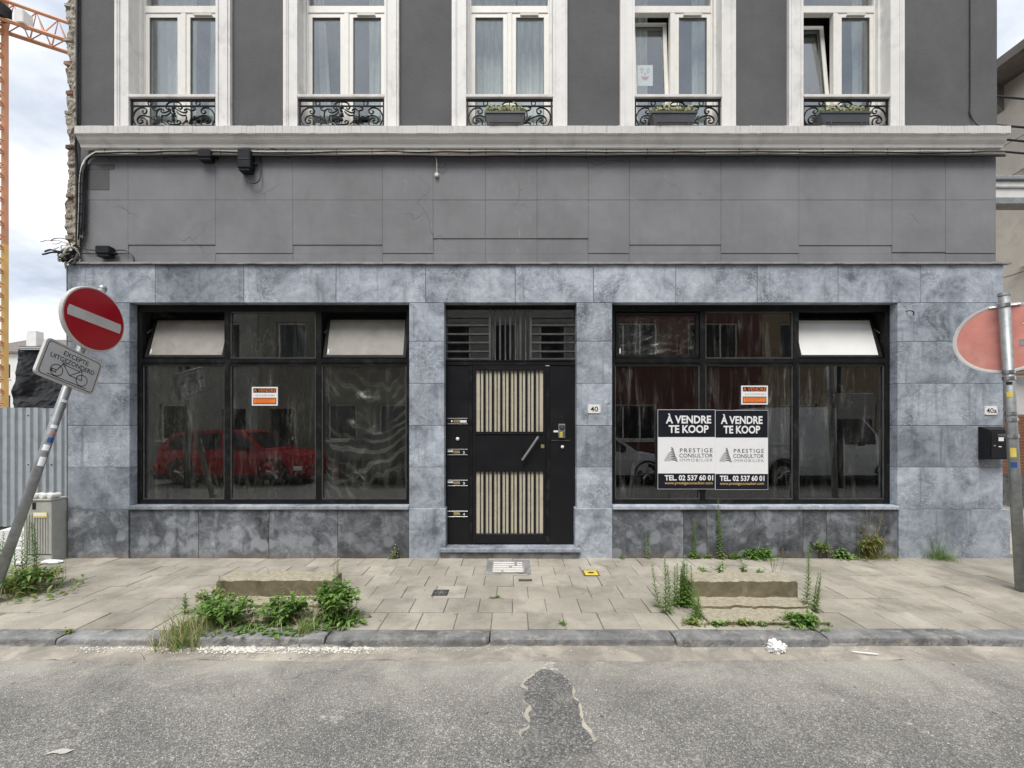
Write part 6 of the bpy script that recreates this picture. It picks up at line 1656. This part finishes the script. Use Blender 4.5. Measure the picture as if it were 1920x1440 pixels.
def gable_house(name, label, x0, x1, y0, y1, ze, zr, wall, roof, wins, grp=None, chim=None, front=-1, frame='white_frame', doors=(), hip=False):
    """wins/doors: (x0, x1, z0, z1) on the face y0 (front=-1) or y1 (front=+1)"""
    t = root(name, ((x0+x1)/2, (y0+y1)/2, 0), label, 'house', grp)
    yf = y0 if front < 0 else y1; yi = yf - front * .3
    mb = MB(); wall_open(mb, x0, x1, -.3, ze, min(yf, yi), max(yf, yi), [w for w in wins] + [d for d in doors]); mb.build('front_wall', wall, t)
    bx = sorted((yi, y1 if front < 0 else y0))
    MB().box(x0, x1, bx[0] + .001, bx[1], -.3, ze).build('wall', wall, t) if False else None
    MB().box(x0, x0 + .3, bx[0] + .001, bx[1], -.3, ze).build('wall', wall, t); MB().box(x1 - .3, x1, bx[0] + .001, bx[1], -.3, ze).build('wall', wall, t)
    yb_ = bx[1] if front < 0 else bx[0]; MB().box(x0 + .301, x1 - .301, yb_ - (.3 if front < 0 else 0), yb_ + (0 if front < 0 else .3), -.3, ze).build('wall', wall, t)
    ym = (y0 + y1) / 2; o = .35; ins = 2.0 if hip else 0
    vs = [(x0 - .02, y0 - o, ze), (x1 + .02, y0 - o, ze), (x1 + .02, y1 + o, ze), (x0 - .02, y1 + o, ze), (x0 + ins, ym, zr), (x1 - ins, ym, zr)]
    vs += [(a, b, c - .18) for a, b, c in vs[:4]]
    rf = MB().add(vs, [(0, 1, 5, 4), (2, 3, 4, 5), (1, 2, 5), (3, 0, 4), (0, 6, 7, 1), (1, 7, 8, 2), (2, 8, 9, 3), (3, 9, 6, 0), (6, 9, 8, 7)]).build('roof', roof, t)
    if chim:
        cx, w = chim; MB().cbox(cx - w, cx + w, ym - .5 + (y0 - ym) * .5, ym + .3 + (y0 - ym) * .5, ze, zr + .5, .02).build('chimney', 'house_white', rf)
    for (a, b, c, d) in wins:
        y = yf - front * .12; ya, yb2 = sorted((y, y - front * .06)); mb = MB(); frame4(mb, a + .001, b - .001, ya, yb2, c + .001, d - .001, .07)
        n = max(1, round((b - a) / .8))
        for q in range(1, n): xx = a + (b - a) * q / n; mb.box(xx - .03, xx + .03, ya + .002, yb2 - .002, c + .071, d - .071)
        w_ = mb.build('window', frame, t); MB().box(a + .07, b - .07, (ya + yb2) / 2 - .006, (ya + yb2) / 2 + .006, c + .07, d - .07).build('pane', 'car_glass', w_)
        ys = sorted((yf + front * .08, yf - front * .1)); MB().box(a - .08, b + .08, ys[0], ys[1], c - .08, c - .001).build('sill', 'house_white', w_)
    for (a, b, c, d) in doors:
        y = yf - front * .15; ya, yb2 = sorted((y, y - front * .06)); dd = MB().box(a + .002, b - .002, ya, yb2, c, d - .002).build('door', 'black_paint', t)
        MB().box(b - .15, b - .09, ya - .03 if front < 0 else yb2, ya if front < 0 else yb2 + .03, 1.0, 1.12).build('handle', 'steel', dd)
    return t
W = [(-57 + 2.2 * q, -55.9 + 2.2 * q, 6.6, 8.2) for q in range(5)] + [(-57 + 2.2 * q, -55.9 + 2.2 * q, 3.2, 4.9) for q in range(5)]
gable_house('far_house', 'distant white house with brown roof beside the crane', -58.5, -46.0, 40, 48, 9.5, 11.6, 'house_white', 'roof_brown', W, chim=(-53.2, .55), hip=True)

# house across the side street (its flank faces the street)
t = root('side_house', (14.5, 8, 0), 'beige rendered house with wide eaves across the side street at right', 'house')
XH = 11.8
wx = [3.2, 4.55]
mb = MB()
vs_ops = [(3.2, 4.55, 5.35, 6.5), (6.2, 7.4, 5.35, 6.5), (3.2, 4.55, 7.6, 8.9)]
wall_open(mb, 2.0, 16, 3.35, 9.9, 0, .35, vs_ops)
mb.v = [(XH + y, x, z) for x, y, z in mb.v]; mb.build('flank_wall', 'beige_render', t, fixn=True)
MB().box(XH - .01, XH + .35, 2.0, 16, .45, 3.349).build('lower_wall', 'orange_brick', t)
MB().box(XH - .05, XH + .35, 1.98, 16, -.3, .449).build('plinth', 'kerb_stone', t)
for z in (4.4, 5.15, 6.9, 7.5, 8.3): MB().box(XH - .006, XH + .001, 2.0, 16, z, z + .012).build('scored_joint', 'timber_grey', t)
MB().box(XH + .36, 18, 2.0, 2.3, -.3, 9.9).build('front_wall', 'beige_render', t)
MB().box(XH + .36, 18, 15.7, 16, -.3, 9.9).build('rear_wall', 'beige_render', t)
rf = MB().prism([(XH - .75, 9.75), (XH - .75, 9.95), (16.0, 12.6), (20.2, 9.95), (20.2, 9.75)], lambda x, z: (x, 1.3, z), lambda x, z: (x, 16.6, z)).build('roof', 'roof_brown', t, fixn=True)
for q in range(9):
    y = 2.4 + q * 1.3; MB().prism([(XH - .6, 9.74), (XH - .01, 9.74), (XH - .01, 9.15)], lambda x, z: (x, y, z), lambda x, z: (x, y + .14, z)).build('bracket', 'timber_grey', rf, fixn=True)
for (a, b, c, d) in vs_ops:
    mb = MB(); frame4(mb, a, b, 0, .06, c, d, .07); mb.v = [(XH + .12 + y, x, z) for x, y, z in mb.v]; w = mb.build('window', 'timber_grey', t)
    MB().box(XH + .145, XH + .155, a + .07, b - .07, c + .07, d - .07).build('pane', 'car_glass', w)
    MB().box(XH - .10, XH + .1, a - .08, b + .08, c - .1, c - .001).build('sill', 'beige_render', w)
# boxed beam crossing the side street
t = root('overhead_beam', (8.8, 1.5, 5.0), 'pale banded metal beam spanning the side street at right', 'beam')
for z0, z1, y0, m in ((5.03, 5.14, 1.42, 'galvanised'), (5.141, 5.30, 1.47, 'house_white'), (5.301, 5.40, 1.44, 'white_trim'), (5.401, 5.47, 1.40, 'galvanised')):
    MB().cbox(5.92, 11.75, y0, 1.62, z0, z1, .012).build('beam_band', m, t)
for i, (z, zz) in enumerate(((6.02, 5.98), (5.72, 5.62), (5.62, 5.78), (5.52, 5.46))):
    t = root('street_cable', (8.8, .6 + .1 * i, 5.8), ['topmost black overhead cable with connector at the right corner', 'second overhead cable from the top at the right corner', 'third overhead cable with a hanging connector at the right corner', 'lowest black overhead cable with connector at the right corner'][i], 'cable', 'overhead cables at the right corner')
    pts = [(5.91, .5 + .1 * i, z + 0), (6.25, .5 + .1 * i, z - .03), (9, .55 + .1 * i, z - .15), (11.75, .7 + .1 * i, zz + .4)]
    MB().tube(catmull(pts, 8), .014, 6).build('wire', 'cable_black', t, smooth=True)
    if i != 1: MB().tube([(6.12 + .06 * i, .5 + .1 * i, z - .015), (6.17 + .06 * i, .5 + .1 * i, z - .02), (6.34 + .06 * i, .5 + .1 * i, z - .035), (6.40 + .06 * i, .5 + .1 * i, z - .04)], [.016, .04, .04, .016], 8).build('connector', 'black_plastic', t)

# ================================================================ THE OTHER SIDE OF THE STREET (seen mirrored in the glass)
YO = -12.2
def wins_row(x0, x1, n, w, z0, z1): return [(x0 + (x1 - x0) * (q + .5) / n - w / 2, x0 + (x1 - x0) * (q + .5) / n + w / 2, z0, z1) for q in range(n)]
gg = 'row houses across the street'
def opp(label, x0, x1, ze, zr, wall, n, w, doorx=None, frame='white_frame', low=(1.0, 2.5)):
    ws = wins_row(x0 + .3, x1 - .3, n, w, 4.2, 5.9) + wins_row(x0 + .3, x1 - .3, n, w, 7.2, 8.7)
    lowr = wins_row(x0 + .3, x1 - .3, n, w, *low); dr = []
    if doorx is not None:
        lowr = [q for q in lowr if q[1] < doorx - .6 or q[0] > doorx + .6]; dr = [(doorx - .5, doorx + .5, .05, 2.3)]
    gable_house('row_house', label, x0, x1, -21, YO, ze, zr, wall, 'roof_brown', ws + lowr, gg, front=1, frame=frame, doors=dr)
opp('beige rendered row house across the street, mirrored in the left shop window', -17.6, -10.6, 9.6, 12.3, 'grey_beige_render', 3, 1.2, -11.6)
opp('taupe row house across the street, mirrored beside the door', -10.58, -3.6, 9.4, 12.0, 'taupe_render', 3, 1.2, -9.6)
opp('grey row house directly across the street from the door', -3.58, 3.0, 9.8, 12.5, 'grey_beige_render', 3, 1.1, -2.7)
opp('red brick row house across the street, mirrored in the right shop window', 3.02, 10.4, 9.3, 12.0, 'red_brick', 2, 2.1, 9.6)
opp('tan brick row house across the street with wide windows', 10.42, 18.5, 9.9, 12.6, 'tan_brick', 3, 1.5, 17.6)

def wheel(t, x, y, r, side_):
    y0 = y; w = .10
    o = MB().lathe([(r * .62, -w), (r * .9, -w), (r, -w * .7), (r, w * .7), (r * .9, w), (r * .62, w)], (x, y0, r + ROADZ + .006), 26, 'Y').build('wheel', 'tyre', t, smooth=True)
    mb = MB()
    mb.lathe([(r * .62, -.03), (r * .58, -.05), (r * .54, -.03)], (x, y0 + side_ * (w - .02), r + ROADZ + .006), 22, 'Y'); mb.lathe([(0, -.02), (r * .12, -.02), (r * .13, .02), (0, .02)], (x, y0 + side_ * (w - .02), r + ROADZ + .006), 12, 'Y')
    for q in range(5):
        a = q * 1.2566 + .3; c = Vector((x, y0 + side_ * (w - .02), r + ROADZ + .006)); d = Vector((math.cos(a), 0, math.sin(a)))
        mb.tube([c + d * r * .1, c + d * r * .57], [.035, .045], 4)
    mb.build('rim', 'steel', o)
def car(label, cat, X0, L, Y1, body, prof, belt, roofprof, W_, wr, wx_, name='parked_car', glassx=None):
    """prof: (u, ztop) lower body top line; roofprof: (u, z) cabin outline above the belt; near side at Y1, vehicle runs away from the facade"""
    t = root(name, (X0 + L / 2, Y1 - W_ / 2, 0), label, cat, 'vehicles parked across the street'); zb = ROADZ + .22; yc = Y1 - W_ / 2; hw = W_ / 2
    vs = []; fs = []; m = 8
    for (u, z) in prof:
        e = .86 + .14 * min(1, min(u, 1 - u) * 7); h = hw * e; x = X0 + u * L
        zz = z + ROADZ
        for (f, g) in ((-1, 0), (-1.0, .35), (-1.0, .72), (-.93, 1), (.93, 1), (1.0, .72), (1.0, .35), (1, 0)): vs.append((x, yc + h * f * (.95 if g == 0 else 1), zb + (zz - zb) * g))
    n = len(prof)
    for i in range(n - 1):
        for j in range(m): fs.append((i*m+j, i*m+(j+1)%m, (i+1)*m+(j+1)%m, (i+1)*m+j))
    fs += [tuple(range(m)), tuple(reversed(range((n-1)*m, n*m)))]
    MB().add(vs, fs).build('body', body, t, fixn=True)
    # cabin: belt ring to roof ring
    us = [p[0] for p in roofprof]; (ua, ub) = (roofprof[0][0], roofprof[-1][0]); rt = [p for p in roofprof[1:-1]]
    def cy(f, z): return yc + hw * f * (1 - .16 * (z - belt) / .6)
    poly = [(X0 + u * L, z + ROADZ) for u, z in roofprof]
    mb = MB(); k = len(poly); vs = [(x, cy(-.93, z - ROADZ), z) for x, z in poly] + [(x, cy(.93, z - ROADZ), z) for x, z in poly]
    fs = [tuple(range(k)), tuple(reversed(range(k, 2*k)))] + [(i, i+1, k+i+1, k+i) for i in range(k-1)]
    mb.add(vs, fs).build('cabin', body, t, fixn=True)
    for sgn in (-1, 1):
        for (g0, g1) in glassx:
            # window outline: clip the cabin polygon inset between two x fractions
            pts = []; x0_, x1_ = X0 + g0 * L, X0 + g1 * L
            def ztop(x):
                for (a, b), (c, d) in zip(poly[:-1], poly[1:]):
                    if a <= x <= c: return b + (d - b) * (x - a) / max(1e-6, c - a)
                return belt + ROADZ
            N_ = 8; tp_ = [(x0_ + (x1_ - x0_) * q / N_) for q in range(N_ + 1)]
            pts = [(x, max(belt + ROADZ + .05, ztop(x) - .09)) for x in tp_] + [(x1_, belt + ROADZ + .03), (x0_, belt + ROADZ + .03)]
            vs = [(x, cy(.93 * sgn, z - ROADZ) + sgn * .012, z) for x, z in pts]; MB().add(vs, [tuple(range(len(vs)))]).build('side_window', 'car_glass', t)
    for e in (0, 1):   # windscreen and rear window
        (a, b), (c, d) = (poly[0], poly[1]) if e == 0 else (poly[-1], poly[-2])
        q = lambda f, y: ((a + (c - a) * f) + (-.012 if e == 0 else .012), cy(y, b + (d - b) * f - ROADZ), b + (d - b) * f + .012)
        MB().add([q(.12, -.84), q(.12, .84), q(.92, .84), q(.92, -.84)], [(0, 1, 2, 3)]).build('rear_window' if e == 0 else 'windscreen', 'car_glass', t)
    for u in wx_:
        for sgn in (-1, 1):
            wheel(t, X0 + u * L, yc + sgn * (hw - .11), wr, sgn)
            mb = MB(); x = X0 + u * L; n_ = 12; vs = []
            for q in range(n_ + 1):
                a = math.pi * q / n_; 
                for r_ in (wr * 1.06, wr * 1.24): vs.append((x + r_ * math.cos(a), yc + sgn * (hw + .006), wr + ROADZ + r_ * math.sin(a)))
            mb.add(vs, [(2*q, 2*q+1, 2*q+3, 2*q+2) for q in range(n_)]).build('wheel_arch', 'black_plastic', t)
    for sgn in (-1, 1):
        zh = prof[-2][1] + ROADZ - .14
        MB().cbox(X0 + L * .93, X0 + L * .985, yc + sgn * hw * .70, yc + sgn * (hw * .96), zh - .06, zh + .05, .015).build('headlight', 'enamel_white', t)
        MB().cbox(X0 + L * .005, X0 + L * .04, yc + sgn * hw * .66, yc + sgn * hw * .97, zh - .04, zh + .1, .015).build('tail_light', 'sign_red', t)
        MB().cbox(X0 + L * .60, X0 + L * .63, yc + sgn * (hw + .02), yc + sgn * (hw + .17), belt + ROADZ, belt + ROADZ + .11, .02).build('mirror', 'black_plastic', t)
    MB().cbox(X0 + .03, X0 + L - .03, yc - hw * .97, yc + hw * .97, ROADZ + .17, ROADZ + .30, .02).build('sill_trim', 'black_plastic', t)
    return t
suv = [(0, .75), (.015, .98), (.06, 1.03), (.3, 1.0), (.62, .98), (.72, .97), (.88, .92), (.96, .82), (.99, .62), (1, .5)]
car('red compact SUV parked across the street, mirrored in the left shop window', 'car', -10.0, 4.2, -6.3, 'car_red', suv, .98, [(.03, 1.0), (.11, 1.42), (.22, 1.53), (.45, 1.55), (.58, 1.50), (.74, .98)], 1.77, .34, (.19, .80), glassx=[(.10, .25), (.27, .44), (.46, .66)])
hatch = [(0, .7), (.015, .9), (.06, .95), (.3, .93), (.62, .91), (.72, .90), (.88, .84), (.96, .72), (.99, .55), (1, .45)]
car('dark hatchback parked across the street, mirrored behind the draped plastic', 'car', -5.0, 4.1, -6.3, 'car_dark', hatch, .92, [(.03, .92), (.12, 1.33), (.24, 1.44), (.45, 1.45), (.57, 1.40), (.74, .91)], 1.75, .31, (.19, .80), glassx=[(.11, .26), (.28, .44), (.46, .65)])
car('white hatchback parked across the street, mirrored left of the agency posters', 'car', .6, 4.0, -6.4, 'car_white', hatch, .92, [(.03, .92), (.12, 1.33), (.24, 1.44), (.45, 1.45), (.57, 1.40), (.74, .91)], 1.75, .31, (.19, .80), glassx=[(.11, .26), (.28, .44), (.46, .65)])
van = [(0, .9), (.01, 1.05), (.05, 1.15), (.3, 1.15), (.62, 1.15), (.78, 1.12), (.92, 1.0), (.97, .85), (.99, .65), (1, .5)]
car('white panel van parked across the street, mirrored in the right shop window', 'van', 6.75, 4.6, -6.3, 'car_white', van, 1.12, [(.005, 1.12), (.02, 2.1), (.06, 2.18), (.5, 2.2), (.66, 2.1), (.80, 1.12)], 1.9, .34, (.17, .81), name='parked_van', glassx=[(.55, .74)])
# lamp posts across the street
for px, lab in ((337, 'slim dark lamp post across the street, mirrored in the left window'), (1590, 'slim dark lamp post across the street, mirrored in the right window')):
    Yl = -5.95; x = (px - 960) / F * (5.1 - Yl + 0)
    t = root('lamp_post', (x, Yl, 0), lab, 'lamp post', 'lamp posts across the street')
    MB().tube([(x, Yl, ROADZ), (x, Yl, 1), (x, Yl, 6.5)], [.09, .07, .045], 10).build('post', 'black_paint', t, smooth=True)
    MB().tube(catmull([(x, Yl, 6.5), (x, Yl + .3, 6.9), (x, Yl + .9, 7.0)], 5), .035, 8).build('arm', 'black_paint', t)
    MB().cbox(x - .12, x + .12, Yl + .8, Yl + 1.4, 6.93, 7.05, .03).build('lamp_head', 'black_paint', t)
